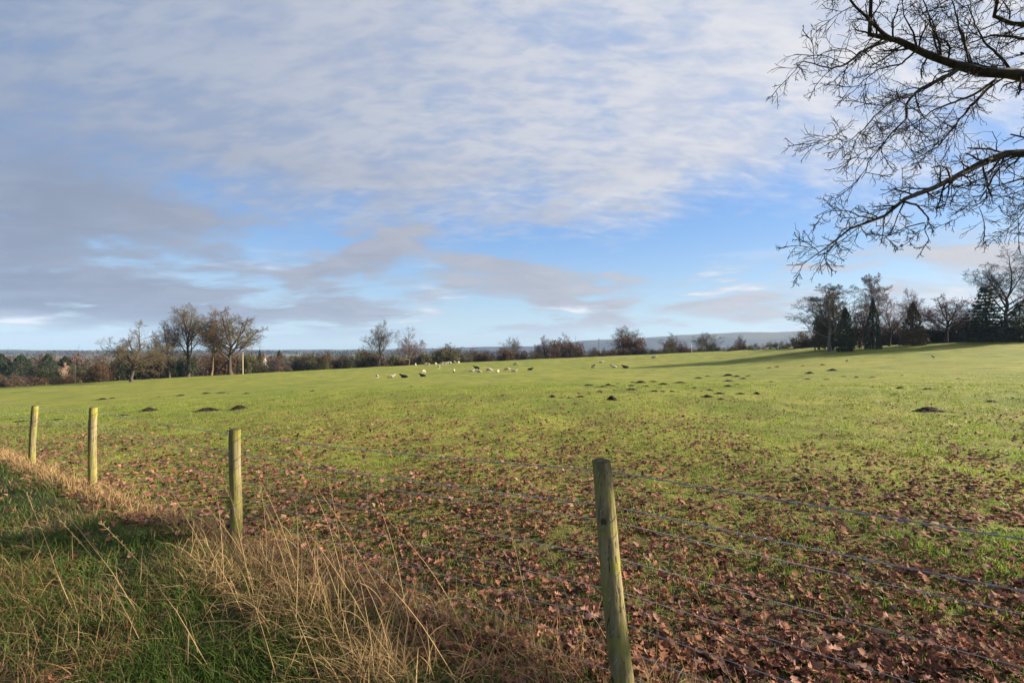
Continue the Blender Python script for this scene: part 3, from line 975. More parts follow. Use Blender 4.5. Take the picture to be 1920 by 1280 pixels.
def sheep_mesh(pose):
    V = [(-.42, 0, .62), (-.2, 0, .63), (.1, 0, .62), (.36, 0, .64)]
    R = [.21, .27, .28, .24]
    E = [(0, 1), (1, 2), (2, 3)]
    def add(v, r, p):
        V.append(v); R.append(r); E.append((p, len(V) - 1)); return len(V) - 1
    if pose == 'graze':
        n = add((.60, 0, .50), .12, 3); h = add((.70, 0, .30), .085, n); mz = add((.78, 0, .12), .05, h)
        ear = [(.66, .14, .38), (.66, -.14, .38)]
    else:
        n = add((.58, 0, .84), .12, 3); h = add((.70, 0, .95), .095, n); mz = add((.88, 0, .86), .055, h)
        ear = [(.64, .16, .97), (.64, -.16, .97)]
    head0 = len(V) - 2
    for e in ear:
        add(e, .025, h)
    tl = add((-.66, 0, .48), .05, 0)
    for (sx, sy) in ((.34, .13), (.34, -.13), (-.40, .13), (-.40, -.13)):
        a = add((sx, sy, .40), .085, 3 if sx > 0 else 0)
        bb = add((sx - .02, sy, .20), .045, a)
        add((sx, sy, .02), .04, bb)
    if pose == 'lie':
        V2 = []
        for i, (x, y, z) in enumerate(V):
            if z < .45 and abs(y) > .1 and i > 8:      # legs folded under
                V2.append((x + (.16 if x > 0 else .10) * (.5 if z < .3 else 0), y * 1.5, {True: .12, False: .07}[z > .3]))
            else:
                V2.append((x, y, z - .36 if i < 4 else z - .33))
        V = [(x, y, max(z, .05)) for x, y, z in V2]
    me = skin_mesh('body', V, E, R, 2)
    me.materials.append(None); me.materials.append(None)
    hx = np.array(V[head0])
    for p in me.polygons:
        c = p.center
        if pose == 'graze':
            dark = (c.x > .60 and c.z < .42)
        else:
            dark = (c.x > .62)
        if pose != 'lie' and c.z < .30:
            dark = True
        p.material_index = 1 if dark else 0
    return me

SHEEP = {p: sheep_mesh(p) for p in ('stand', 'graze', 'lie')}
def sheep(u, v, pose, fleece, face, rz, label, group=None, size=1.0):
    size *= .88
    x, y, z = place(u, v)
    o = obj('sheep', SHEEP[pose], None, (x, y, z - .02))
    o.rotation_euler = (0, 0, rz)
    o.scale = (size,) * 3
    for i, m_ in enumerate((fleece, face)):
        o.material_slots[i].link = 'OBJECT'
        o.material_slots[i].material = M[m_]
    tag(o, label, 'sheep', group)

WH, BK, FD, FP = 'fleece', 'fleece_black', 'face_dark', 'face_pale'
PI = math.pi
sheep(707, 709, 'graze', WH, FP, 2.2, 'pale sheep grazing apart, before the two black lying sheep', size=.8)
sheep(733, 708, 'lie', WH, FP, .3, 'white sheep lying next to a black sheep')
sheep(758, 708, 'lie', BK, BK, PI, 'black sheep lying beside the white lying sheep', size=1.15)
sheep(793, 706, 'lie', BK, BK, PI - .3, 'black sheep lying with a white sheep just behind it', size=1.05)
sheep(794, 700, 'graze', WH, FP, 1.0, 'white sheep grazing just behind a lying black sheep')
G_S = 'white sheep along the crest'
for i, u in enumerate((779, 799, 803, 817, 828, 834, 838, 845, 853, 860)):
    sheep(u, np.interp(u, [779, 860], [687, 682]), ('stand', 'graze', 'stand', 'graze')[i % 4], WH, FP, (1.7, .4, 2.8, 1.4, 0., 3.0, .2, 1.5, 2.2, 1.3)[i],
          'white sheep in the row along the crest in front of the hedge', G_S)
sheep(823, 691, 'graze', WH, FP, 2.0, 'white sheep grazing below the row on the crest')
sheep(851, 699, 'graze', WH, FD, -1.5, 'white sheep with dark face coming head-on, away from the flock')
sheep(894, 694, 'stand', BK, BK, PI - .2, 'black sheep standing among pale sheep', size=1.1)
sheep(884, 697, 'lie', WH, FP, .2, 'pale sheep lying beside the standing black sheep')
sheep(898, 698, 'lie', WH, FP, 2.9, 'pale sheep lying in front of the standing black sheep')
sheep(917, 698, 'graze', WH, FP, 0.1, 'cream sheep grazing sideways next to the black sheep', size=1.1)
sheep(933, 698, 'lie', WH, FP, 1.2, 'small pale sheep lying between two grazing sheep', size=.9)
sheep(951, 696, 'graze', WH, FD, PI, 'white sheep with dark face grazing in mid flock')
sheep(964, 697, 'lie', WH, FP, .1, 'white sheep lying behind the dark-faced grazing sheep', size=.95)
sheep(967, 685, 'graze', WH, FD, PI - .4, 'white dark-faced sheep grazing higher up than the flock')
sheep(994, 694, 'lie', BK, BK, .2, 'black sheep lying alone at the end of the flock')
sheep(1112, 691, 'stand', WH, FD, -1.2, 'white sheep with dark face standing on the molehill side')
sheep(1127, 680, 'lie', WH, FP, .2, 'white sheep lying highest on the slope above the dark-faced one')
sheep(1151, 689, 'lie', WH, FD, PI, 'white sheep with dark head lying beside a black sheep')
sheep(1173, 690, 'lie', BK, BK, PI, 'black sheep lying beside the dark-headed white sheep', size=1.1)
sheep(1226, 671, 'lie', WH, FP, 0, 'white sheep lying alone high on the slope below the brown-leaved oak', size=1.2)
for i, u in enumerate((1436, 1450, 1482)):
    sheep(u, 655, 'lie', WH, FP, (0, PI, .3)[i], 'white sheep lying at the hedge foot before the hill ridge', 'sheep at the hedge foot', size=1.1)

# ------------------------------------------------------------------ crows
def crow_mesh():
    V = [(0, 0, .20), (.07, 0, .24), (.13, 0, .30), (.17, 0, .335), (.215, 0, .335), (.265, 0, .322), (-.10, 0, .165), (-.22, 0, .13),
         (.0, .035, .10), (.01, .035, .01), (.05, .035, .005), (.0, -.035, .10), (.01, -.035, .01), (.05, -.035, .005)]
    E = [(0, 1), (1, 2), (2, 3), (3, 4), (4, 5), (0, 6), (6, 7), (0, 8), (8, 9), (9, 10), (0, 11), (11, 12), (12, 13)]
    R = [.07, .07, .05, .045, .022, .006, .055, (.035, .015), .015, .008, .006, .015, .008, .006]
    me = skin_mesh('body', V, E, R, 2)
    me.materials.append(M['feather'])
    return me
CROW = crow_mesh()
for (u, v, rz, lb) in ((1588, 679, .4, 'black crow standing upright on the grass beyond the molehills'), (1750, 672, PI - .3, 'black crow on the grass before the brown pyramid conifer')):
    x, y, z = place(u, v)
    o = obj('crow', CROW, None, (x, y, z)); o.rotation_euler = (0, 0, rz); o.scale = (1.15,) * 3
    tag(o, lb, 'bird')

# ------------------------------------------------------------------ molehills
def molehill_mesh(seed):
    rng = np.random.default_rng(seed)
    na, nr = 22, 8
    a = np.arange(na) / na * 2 * np.pi
    V = [[0, 0, .46]]
    ph = rng.random(4) * 6.28
    for j in range(1, nr + 1):
        f = j / nr
        out = 1 + .16 * np.sin(a * 2 + ph[0]) + .10 * np.sin(a * 3 + ph[1]) + .06 * np.sin(a * 5 + ph[2])
        r = .5 * f * out
        z = .46 * (np.cos(f * np.pi) * .5 + .5) ** .85 + rng.normal(0, .045, na) * (1 - f * .6) - (.05 if j == nr else 0)
        r = r * (1 + rng.normal(0, .04, na))
        V += list(np.stack([np.cos(a) * r, np.sin(a) * r, z], -1))
    V = np.array(V)
    idx = 1 + np.arange(nr * na).reshape(nr, na)
    Q = np.stack([idx[:-1], idx[1:], np.roll(idx[1:], -1, 1), np.roll(idx[:-1], -1, 1)], -1).reshape(-1, 4)
    T = np.stack([np.zeros(na, int), idx[0], np.roll(idx[0], -1)], -1)
    A = Acc(); A.add(V, [Q, T])
    for _ in range(40):                                  # clods that rolled down
        aa = rng.random() * 6.28; rr = rng.uniform(.15, .68); s = rng.uniform(.02, .06)
        c = np.array([math.cos(aa) * rr, math.sin(aa) * rr, .46 * max(0, math.cos(min(rr / .5, 1) * math.pi) * .5 + .5) ** .85 + s * .3])
        v = np.array([[1, 0, 0], [-1, 0, 0], [0, 1, 0], [0, -1, 0], [0, 0, 1], [0, 0, -1]]) * s * rng.uniform(.6, 1.2, (6, 3)) + c
        A.add(v, [np.array([[0, 2, 4], [2, 1, 4], [1, 3, 4], [3, 0, 4], [2, 0, 5], [1, 2, 5], [3, 1, 5], [0, 3, 5]])])
    return A.mesh('molehill', [M['soil']])
MOLE = [molehill_mesh(200 + i) for i in range(5)]
MH = {
 'scattered over the low side of the field': [(72, 754, 8), (193, 748, 16), (211, 746, 10), (299, 743, 8), (340, 741, 17), (386, 737, 16), (416, 736, 15), (428, 737, 7), (462, 737, 12),
   (547, 733, 8), (586, 732, 8), (771, 724, 6), (789, 725, 7), (735, 739, 9), (827, 737, 10), (942, 741, 10)],
 'in the dense cluster': [(1105, 722, 22), (1130, 724, 16), (1141, 721, 13), (1159, 718, 9), (1151, 723, 12), (1152, 731, 12), (1124, 734, 17), (1085, 737, 10), (1105, 737, 10), (1036, 742, 16),
   (1050, 745, 9), (1067, 745, 13), (1089, 743, 17), (1027, 751, 9), (1040, 752, 13), (1057, 757, 12), (1079, 756, 13), (1100, 755, 22), (1186, 716, 15), (1202, 717, 20), (1225, 715, 15),
   (1184, 723, 14), (1184, 729, 20), (1212, 724, 18), (1244, 720, 18), (1196, 739, 13), (1228, 733, 18), (1243, 733, 14), (1260, 733, 12), (1276, 717, 20), (1290, 723, 12), (1285, 730, 12), (1310, 708, 15),
   (1327, 705, 12), (1330, 731, 14), (1327, 744, 24), (1352, 747, 14), (1350, 737, 16), (1349, 729, 9), (1365, 724, 20), (1366, 714, 18), (1366, 704, 18), (1290, 737, 7), (1315, 733, 10), (1302, 726, 10),
   (1382, 705, 14), (1394, 709, 12), (1404, 704, 10), (1410, 717, 10), (1383, 720, 12), (1389, 737, 16)],
 'thinly spread below the dark trees': [(1443, 689, 9), (1458, 687, 8), (1519, 699, 16), (1561, 694, 17), (1542, 683, 6), (1582, 705, 11), (1550, 711, 18), (1515, 710, 12), (1446, 715, 12), (1481, 723, 11),
   (1541, 723, 13), (1608, 690, 7), (1606, 707, 10), (1637, 707, 13), (1692, 702, 9), (1797, 709, 10), (1781, 725, 10), (1688, 727, 15), (1742, 729, 18), (1678, 739, 14), (1506, 685, 6), (1636, 725, 8)],
}
def mole(u, v, wpx, label, group, hs=1.0):
    x, y, z = place(u, v)
    o = obj('molehill', MOLE[RNG.integers(0, 5)], None, (x, y, z - .02))
    W = wpx / F * y * 1.35
    o.scale = (W, W * RNG.uniform(.8, 1.2), max(.06, W * RNG.uniform(.20, .42)) * hs)
    o.rotation_euler = (0, 0, RNG.uniform(0, 6.28))
    tag(o, label, 'molehill', group)
for g_, L_ in MH.items():
    for (u, v, w_) in L_:
        mole(u, v + 1, w_, 'dark soil molehill ' + g_, 'molehills ' + g_)
for (u, v, w_, hs, lb) in ((279, 771, 30, 1, 'dark molehill next to the widest flat one, towards the low fence end'), (389, 770, 42, .8, 'wide flat dark molehill on the low side of the field'),
                           (449, 767, 27, 1.4, 'peaked dark molehill beside the wide flat one'), (233, 779, 24, .6, 'worn-down molehill nearest to the second post from the bend'),
                           (108, 787, 30, .5, 'flattened molehill seen between two fence posts'), (40, 790, 25, .5, 'flattened molehill behind the farthest fence post'),
                           (1147, 749, 20, 1.6, 'tall peaked molehill at the near side of the dense cluster'), (1419, 739, 13, 1.6, 'tall narrow molehill at the end of the dense cluster'),
                           (1744, 770, 46, .75, 'broad flat dark molehill alone below the fir trees'), (1860, 754, 24, .8, 'flat molehill past the broad one below the fir trees')):
    mole(u, v, w_, lb, None, hs)

# ------------------------------------------------------------------ fence
POSTS = [(-0.02, 0.045, None), (3.36, 0.045, 805), (6.945, 0.041, 764), (9.82, 0.041, 761)]
def fence():
    root = empty('wire_fence', (P4[0], P4[1], gz(*P4)))
    root['label'] = 'post and wire stock fence with two barbed strands along the field'
    root['category'] = 'fence'
    def child(name, me, parent=root):
        o = obj(name, me, parent)
        o.matrix_parent_inverse = root.matrix_world.inverted() if parent is root else parent.matrix_world.inverted()
        return o
    bpy.context.view_layer.update()
    rx, ry, rz0 = root.location
    tops = []
    def post(bx, by, bz, tx, ty, tz, rb_, rt, seed, label):
        rng = np.random.default_rng(seed)
        nz, ns = 22, 20
        f = np.linspace(0, 1, nz)
        ax = np.stack([bx + (tx - bx) * f, by + (ty - by) * f, bz + (tz - bz) * f], -1)
        ax[:, 0] += .004 * np.sin(f * 7 + seed); ax[:, 1] += .004 * np.cos(f * 5 + seed)
        a = np.arange(ns) / ns * 2 * np.pi
        V = []
        for j in range(nz):
            r = (rb_ + (rt - rb_) * f[j]) * (1 + .035 * np.sin(a * 2 + seed) + .02 * np.sin(a * 5 + f[j] * 9) + rng.normal(0, .008, ns))
            if j == nz - 1: r = r * .97
            V.append(np.stack([ax[j, 0] + np.cos(a) * r, ax[j, 1] + np.sin(a) * r, np.full(ns, ax[j, 2])], -1))
        V = np.concatenate(V)
        idx = np.arange(nz * ns).reshape(nz, ns)
        Q = np.stack([idx[:-1], np.roll(idx[:-1], -1, 1), np.roll(idx[1:], -1, 1), idx[1:]], -1).reshape(-1, 4)
        V = V - np.array([bx, by, bz])
        me = mesh_np('post', V, [Q], mats=[M['post']], smooth_shade=True)
        o = obj('post', me, root, (bx - rx, by - ry, bz - rz0))
        o['label'] = label
        # sawn top, slightly domed
        top = np.stack([ax[-1, 0] + np.cos(a) * rt * .99, ax[-1, 1] + np.sin(a) * rt * .99, np.full(ns, ax[-1, 2]) + .001], -1)
        top = np.concatenate([top, (top - ax[-1]) * .6 + ax[-1] + np.array([0, 0, .008]), [ax[-1] + np.array([0, 0, .012])]]) - np.array([bx, by, bz])
        i = np.arange(ns)
        cm = mesh_np('sawn_top', top, [np.stack([i, np.roll(i, -1), np.roll(i, -1) + ns, i + ns], -1), np.stack([i + ns, np.roll(i, -1) + ns, np.full(ns, 2 * ns)], -1)], mats=[M['post_end']])
        obj('sawn_top', cm, o)
        return o, ax
    axes = []
    # near post leans back and towards the low side
    d_b, d_t = 2.10, 2.31
    b = np.array([(1182 - 960) / F * d_b, d_b, gz(.48, 2.1) - .25])
    t_ = np.array([(1126 - 960) / F * d_t, d_t, EYE + (HOR - 864) / F * d_t])
    axes.append(post(*b, *t_, .052, .044, 1, 'leaning mossy round post with pale sunlit side'))
    for k, (s, r, top) in enumerate(POSTS[1:]):
        x, y = P4 + FE * s
        zt = EYE + (HOR - top) / F * y
        lx = (.0, .02, .06)[k]
        axes.append(post(x, y, gz(x, y) - .3, x + lx, y, zt, r * 1.06, r, 5 + k,
                         ('upright round post rising from the dead grass', 'greenish post past the tall dead grass', 'farthest dark post leaning a little')[k]))
    # two more posts, out of the picture, carry the wires on
    for s, lab in ((-3.3, 'round post carrying the wires on past the leaning post'), (12.6, 'round post carrying the wires on past the farthest post')):
        x, y = P4 + FE * s
        axes.append(post(x, y, gz(x, y) - .3, x, y, gz(x, y) + 1.02, .05, .045, 30 + int(s), lab))
    def at(ax, f_down):
        """point on the field side of a post, f_down metres below its top"""
        zt = ax[-1, 2] - f_down
        i = np.interp(zt, ax[:, 2], np.arange(len(ax)))
        i0 = int(min(i, len(ax) - 2)); p = ax[i0] + (ax[i0 + 1] - ax[i0]) * (i - i0)
        return np.array([p[0] + FN[0] * .05, p[1] + FN[1] * .05, zt])
    order = [4, 0, 1, 2, 3, 5]
    drops = [.055, .215, .285, .445, .59, .725, .84, .945]
    netpts = []
    for w_i, dr in enumerate(drops):
        pts = []
        for a_, b_ in zip(order[:-1], order[1:]):
            pa, pb = at(axes[a_][1], dr), at(axes[b_][1], dr)
            n = 26
            f = np.linspace(0, 1, n)[:-1]
            seg = pa + (pb - pa) * f[:, None]
            seg[:, 2] -= .020 * 4 * f * (1 - f)
            pts.append(seg)
        pts.append(at(axes[order[-1]][1], dr)[None])
        L = np.concatenate(pts)
        netpts.append(L)
        A = Acc()
        if w_i < 2:                                       # barbed: two strands twisted, barbs of four points
            n = 1100
            s = np.linspace(0, len(L) - 1, n)
            C = np.stack([np.interp(s, np.arange(len(L)), L[:, i]) for i in range(3)], -1)
            ph = np.arange(n) * .9
            up = np.array([0, 0, 1.0]); sd = np.array([FN[0], FN[1], 0])
            for o_ in (0, np.pi):
                S = C + (np.cos(ph + o_)[:, None] * up + np.sin(ph + o_)[:, None] * sd) * .0022
                v_, q_ = tubes(S[None], np.full((1, n), .0016), 4); A.add(v_ - np.array([rx, ry, rz0]), [q_])
            wire = obj('barbed_wire', A.mesh('barbed_wire', [M['steel']]), root)
            Bm = Acc()
            rng = np.random.default_rng(3 + w_i)
            tot = np.linalg.norm(np.diff(C, axis=0), axis=1).sum()
            for k in range(int(tot / .10)):
                c = C[int((k + .5) / (tot / .10) * n)]
                for _ in range(2):
                    d = unit(rng.normal(0, 1, 3) * np.array([.7, .7, 1])) * .012
                    v_, q_ = tubes(np.array([[c - d, c + d]]), np.array([[.0011, .0008]]), 3); Bm.add(v_ - np.array([rx, ry, rz0]), [q_])
            bo = obj('barbs', Bm.mesh('barbs', [M['steel']]), wire); bo['kind'] = 'stuff'
        else:
            v_, q_ = tubes(L[None], np.full((1, len(L)), .0018 if w_i == 2 else .0015), 5); A.add(v_ - np.array([rx, ry, rz0]), [q_])
            obj('line_wire', A.mesh('line_wire', [M['steel']]), root)
    # upright stay wires of the netting
    n = len(netpts[2])
    for k in range(2, n - 1, 3):
        S = np.stack([netpts[w_i][k] for w_i in range(2, 8)])[None]
        A = Acc(); v_, q_ = tubes(S, np.full((1, 6), .0008), 3); A.add(v_ - np.array([rx, ry, rz0]), [q_])
        obj('stay_wire', A.mesh('stay_wire', [M['steel_dull']]), root)
    # staples on the near post
    for dr in drops:
        p = at(axes[0][1], dr) - np.array([FN[0], FN[1], 0]) * .098
        A = Acc()
        for sgn in (-1, 1):
            pass
        v_, q_ = tubes(np.array([[p + [-.006, 0, -.012], p + [-.004, -.006, 0], p + [.006, 0, .012]]]), np.full((1, 3), .0016), 4)
        A.add(v_ - axes[0][0].location - np.array([rx, ry, rz0]), [q_])
        obj('staple', A.mesh('staple', [M['steel']]), axes[0][0])
fence()


# ------------------------------------------------------------------ the near oak: trunk beyond the picture, limbs reaching in
def near_oak():
    rng = np.random.default_rng(42)
    D0 = 6.2
    def w3(u, v, d):
        return np.array([(u - 960) / F * d, d, EYE + (HOR - v) / F * d])
    trunk_xy = np.array([9.0, 2.9])
    zb = gz(*trunk_xy)
    tr = np.array([[9.0, 2.9, zb - .1], [9.02, 2.9, zb + .6], [8.95, 2.85, 2.2], [8.85, 2.8, 4.0], [8.9, 2.9, 5.6], [9.1, 3.0, 7.5], [9.0, 3.1, 10.0], [9.3, 3.3, 12.8]])
    trR = np.array([.52, .40, .34, .32, .27, .20, .13, .05])
    limbs = []
    def limb(pts, r0, r1, d0=D0, d1=None, root=()):
        d1 = d0 if d1 is None else d1
        n = len(pts)
        P_ = np.array(list(root) + [w3(u, v, d0 + (d1 - d0) * i / (n - 1)) for i, (u, v) in enumerate(pts)])
        n = len(P_)
        s_ = np.concatenate([[0], np.cumsum(np.linalg.norm(np.diff(P_, axis=0), axis=1))]); s_ /= s_[-1]
        limbs.append((P_, r1 + (r0 - r1) * (1 - s_) ** 1.25))
    A_ = [(1990, 146), (1920, 142), (1867, 142), (1826, 130), (1765, 110), (1720, 93), (1672, 77), (1631, 61), (1635, 37), (1640, 15), (1632, -20), (1600, -60)]
    limb(A_, .185, .016, 6.3, 5.8, [(8.9, 2.85, 3.9), (8.6, 4.0, 4.4), (7.8, 5.3, 4.75)])
    limb([(1672, 77), (1640, 48), (1612, 20), (1585, -10), (1560, -45)], .024, .007, 5.9, 5.5)
    limb([(1664, 77), (1640, 86), (1615, 97), (1590, 118), (1562, 130), (1535, 123), (1508, 114), (1488, 122)], .020, .004, 5.95, 5.5)
    limb([(1720, 93), (1690, 120), (1650, 128), (1620, 150), (1600, 172), (1575, 185)], .014, .003, 6.0, 6.4)
    limb([(1794, 132), (1757, 150), (1712, 177), (1700, 199), (1704, 219), (1672, 248), (1660, 268), (1627, 305), (1615, 335)], .026, .004, 6.1, 5.5)
    limb([(1712, 177), (1676, 187), (1639, 219), (1619, 244), (1590, 268), (1565, 258), (1550, 253)], .014, .003, 5.8, 5.3)
    limb([(1867, 150), (1826, 179), (1757, 203), (1704, 240), (1690, 262)], .020, .004, 6.3, 5.9)
    limb([(1860, 158), (1810, 211), (1785, 244), (1757, 276), (1704, 305), (1690, 318)], .018, .003, 6.3, 6.9)
    Fl = [(2040, 288), (1920, 286), (1867, 292), (1830, 307), (1781, 335), (1733, 355), (1696, 376), (1660, 394), (1639, 410), (1599, 422), (1566, 434), (1550, 464), (1528, 482), (1518, 486)]
    limb(Fl, .130, .005, 6.3, 5.2, [(8.85, 2.85, 3.3), (8.7, 3.9, 3.55), (8.1, 5.2, 3.8)])
    limb([(1696, 378), (1720, 385), (1743, 410), (1733, 432), (1745, 455)], .013, .003, 5.65, 5.5)
    limb([(1696, 378), (1683, 405), (1674, 430), (1665, 440)], .010, .003, 5.65, 5.8)
    limb([(1733, 418), (1700, 425), (1672, 440), (1650, 450)], .008, .003, 5.6, 5.5)
    limb([(1781, 337), (1778, 365), (1769, 392)], .010, .004, 5.9, 5.8)
    limb([(1639, 410), (1610, 405), (1590, 395), (1560, 395), (1540, 402)], .010, .003, 5.5, 5.4)
    limb([(1880, 292), (1850, 330), (1810, 350), (1790, 360)], .014, .003, 6.2, 6.7)
    limb([(2000, 330), (1920, 335), (1860, 350), (1840, 385), (1800, 405)], .020, .003, 6.6, 6.1)
    limb([(2080, 350), (1980, 370), (1920, 395), (1895, 425), (1880, 445)], .022, .003, 7.2, 6.6)
    G_ = [(1990, 62), (1920, 45), (1867, 35), (1860, 12), (1866, -10), (1850, -50)]
    limb(G_, .150, .014, 6.9, 6.4, [(8.9, 2.9, 5.2), (8.9, 4.4, 5.7), (8.3, 6.0, 6.0)])
    limb([(1930, 75), (1890, 68), (1860, 66), (1820, 80), (1790, 90), (1760, 84)], .022, .003, 7.0, 6.7)
    limb([(1990, 100), (1940, 95), (1900, 108), (1870, 112), (1850, 100)], .016, .003, 7.2, 7.4)
    limb([(2050, -20), (1900, -30), (1780, -10), (1740, 25)], .08, .006, 7.0, 6.8, [(8.95, 2.95, 6.2), (8.9, 4.8, 6.6)])
    limb([(2000, -110), (1800, -120), (1680, -70), (1560, -30)], .08, .006, 6.4, 6.0, [(9.0, 2.95, 6.6), (8.4, 4.6, 6.9)])
    limb([(1826, 130), (1815, 100), (1800, 60), (1790, 20), (1780, -20)], .020, .005, 6.2, 6.4)
    limb([(1765, 110), (1762, 80), (1745, 45), (1735, 10), (1720, -30)], .016, .005, 6.1, 5.8)
    limb([(1720, 93), (1712, 60), (1695, 30), (1690, -10)], .013, .004, 6.0, 5.8)
    limb([(1900, 142), (1880, 110), (1850, 85), (1830, 50), (1815, 10)], .020, .005, 6.4, 6.6)
    # limbs on the far side of the trunk so that the crown is whole
    for a_, z0, ln in ((.4, 4.6, 5.0), (1.3, 5.2, 4.0), (5.4, 6.2, 4.5), (3.9, 7.6, 4.4), (2.8, 8.0, 4.0), (.9, 8.6, 4.0)):
        p = np.zeros((7, 3)); p[0] = [9, 3.0, z0]
        d = np.array([math.cos(a_), math.sin(a_), .55])
        for j in range(1, 7):
            d = unit(d + rng.normal(0, .18, 3) + np.array([0, 0, .02])); p[j] = p[j - 1] + d * ln / 6
        limbs.append((p, np.linspace(.13, .02, 7)))
    def resample(P_, R_, n=14):
        s = np.concatenate([[0], np.cumsum(np.linalg.norm(np.diff(P_, axis=0), axis=1))]); s /= s[-1]
        # smooth by Catmull-like interpolation of the coordinates
        q = np.linspace(0, 1, n)
        X = np.stack([np.interp(q, s, P_[:, i]) for i in range(3)], -1)
        seglen = np.linalg.norm(np.diff(X, axis=0), axis=1).mean()
        X[1:-1] += rng.normal(0, .05, (n - 2, 3)) * seglen
        return X, np.interp(q, s, R_)
    LP, LR = zip(*[resample(p, r, 20) for p, r in limbs])
    LP, LR = np.array(LP), np.array(LR)
    # root the stump ends of the long limbs in the trunk
    o = empty('oak_tree', (trunk_xy[0], trunk_xy[1], zb))
    off = np.array([trunk_xy[0], trunk_xy[1], zb])
    A = Acc()
    v_, q_ = tubes(tr[None], trR[None], 14); A.add(v_ - off, [q_])
    v_, q_ = tubes(LP, LR, 8); A.add(v_ - off, [q_])
    obj('trunk', A.mesh('trunk', [M['bark_near']], True), o)
    C = Acc()
    parts = []
    for p_, r_ in zip(LP, LR):
        Lm = np.linalg.norm(np.diff(p_, axis=0), axis=1).sum()
        nb = max(3, int(Lm * 6.6))
        parts.append(grow(p_[None], r_[None], nb, .12, 1.0, min(.55, Lm * .42) / Lm, .85, -.06, .40, rng, 7, .45, .35, minr=.0042, fall=.45))
    L2 = (np.concatenate([p_[0] for p_ in parts]), np.minimum(np.concatenate([p_[1] for p_ in parts]), .011))
    L3 = grow(*L2, 7, .12, 1.0, .52, .80, -.06, .42, rng, 5, .6, .5, minr=.0032)
    L4 = grow(*L3, 4, .15, 1.0, .52, .80, -.03, .42, rng, 3, .6, .6, minr=.0024)
    for (Pq, Rq), s in ((L2, 5), (L3, 4), (L4, 3)):
        v_, q_ = tubes(Pq, Rq, s); C.add(v_ - off, [q_])
    obj('crown', C.mesh('crown', [M['bark_near']]), o)
    # a few withered leaves still hanging on
    k = rng.integers(0, len(L4[0]), 25)
    V, Q = leaf_quads(L4[0][k, -1], .06, rng, 1.0, 1.6)
    B_ = Acc(); B_.add(V - off, [Q])
    lo = obj('withered_leaves', B_.mesh('withered_leaves', [M['oak_leaf3']]), o); lo['kind'] = 'stuff'
    tag(o, 'big bare oak reaching twisted limbs over the field beside the fence', 'tree')
near_oak()


# ------------------------------------------------------------------ grass
def blades(X, Y, H, Wd, lean, cols, rng, curve=.5, base_off=-.01):
    n = len(X)
    Z = ground_z(X, Y) + base_off
    B = np.stack([X, Y, Z], -1)
    a = rng.random(n) * 6.28
    side = np.stack([np.cos(a), np.sin(a), np.zeros(n)], -1) * (Wd * .5)[:, None]
    ld = lean * H[:, None]
    up = np.array([0, 0, 1.0]) * H[:, None]
    mid = B + up * .58 + ld * .35
    tip = B + up * (1 - .25 * np.clip(np.linalg.norm(lean, axis=1), 0, 1.5) * curve)[:, None] + ld
    V = np.stack([B - side, B + side, mid + side * .75, mid - side * .75, tip], 1).reshape(-1, 3)
    i = np.arange(n)[:, None] * 5
    Q = i + np.array([[0, 1, 2, 3]]); T = i + np.array([[3, 2, 4]])
    return V, [Q, T], np.repeat(cols, 5, axis=0)

def scatter(n, d0, d1, rng, power=1.0, tmax=1.16):
    """points in front of the camera, denser near it"""
    d = (d0 ** (1 - power) + rng.random(n) * (d1 ** (1 - power) - d0 ** (1 - power))) ** (1 / (1 - power)) if power != 1 else d0 * (d1 / d0) ** rng.random(n)
    t = rng.uniform(-tmax, tmax, n)
    wide = rng.random(n) < .13                           # thinner cover on to either side
    t = np.where(wide, np.sign(t) * (tmax + np.abs(t) * 1.1), t)
    return t * d, d

def leafiness(x, y):
    """how thick the fallen leaves lie, 0 to 1"""
    r = np.hypot(x, y)
    n = vnoise(x * .7, y * .7, 21) * .40 + vnoise(x * 2.3, y * 2.3, 22) * .32 + vnoise(x * 6.1, y * 6.1, 23) * .28
    base_ = np.interp(r, [0, 2.5, 4, 6, 9, 13, 18, 24], [.58, .57, .56, .53, .49, .42, .27, .07])
    base_ = base_ + .30 * smooth(-fence_q(x, y), -4.2, -.3)
    return np.clip((n - (1 - base_)) / .40 + .5, 0, 1) * (fence_q(x, y) > -.35)

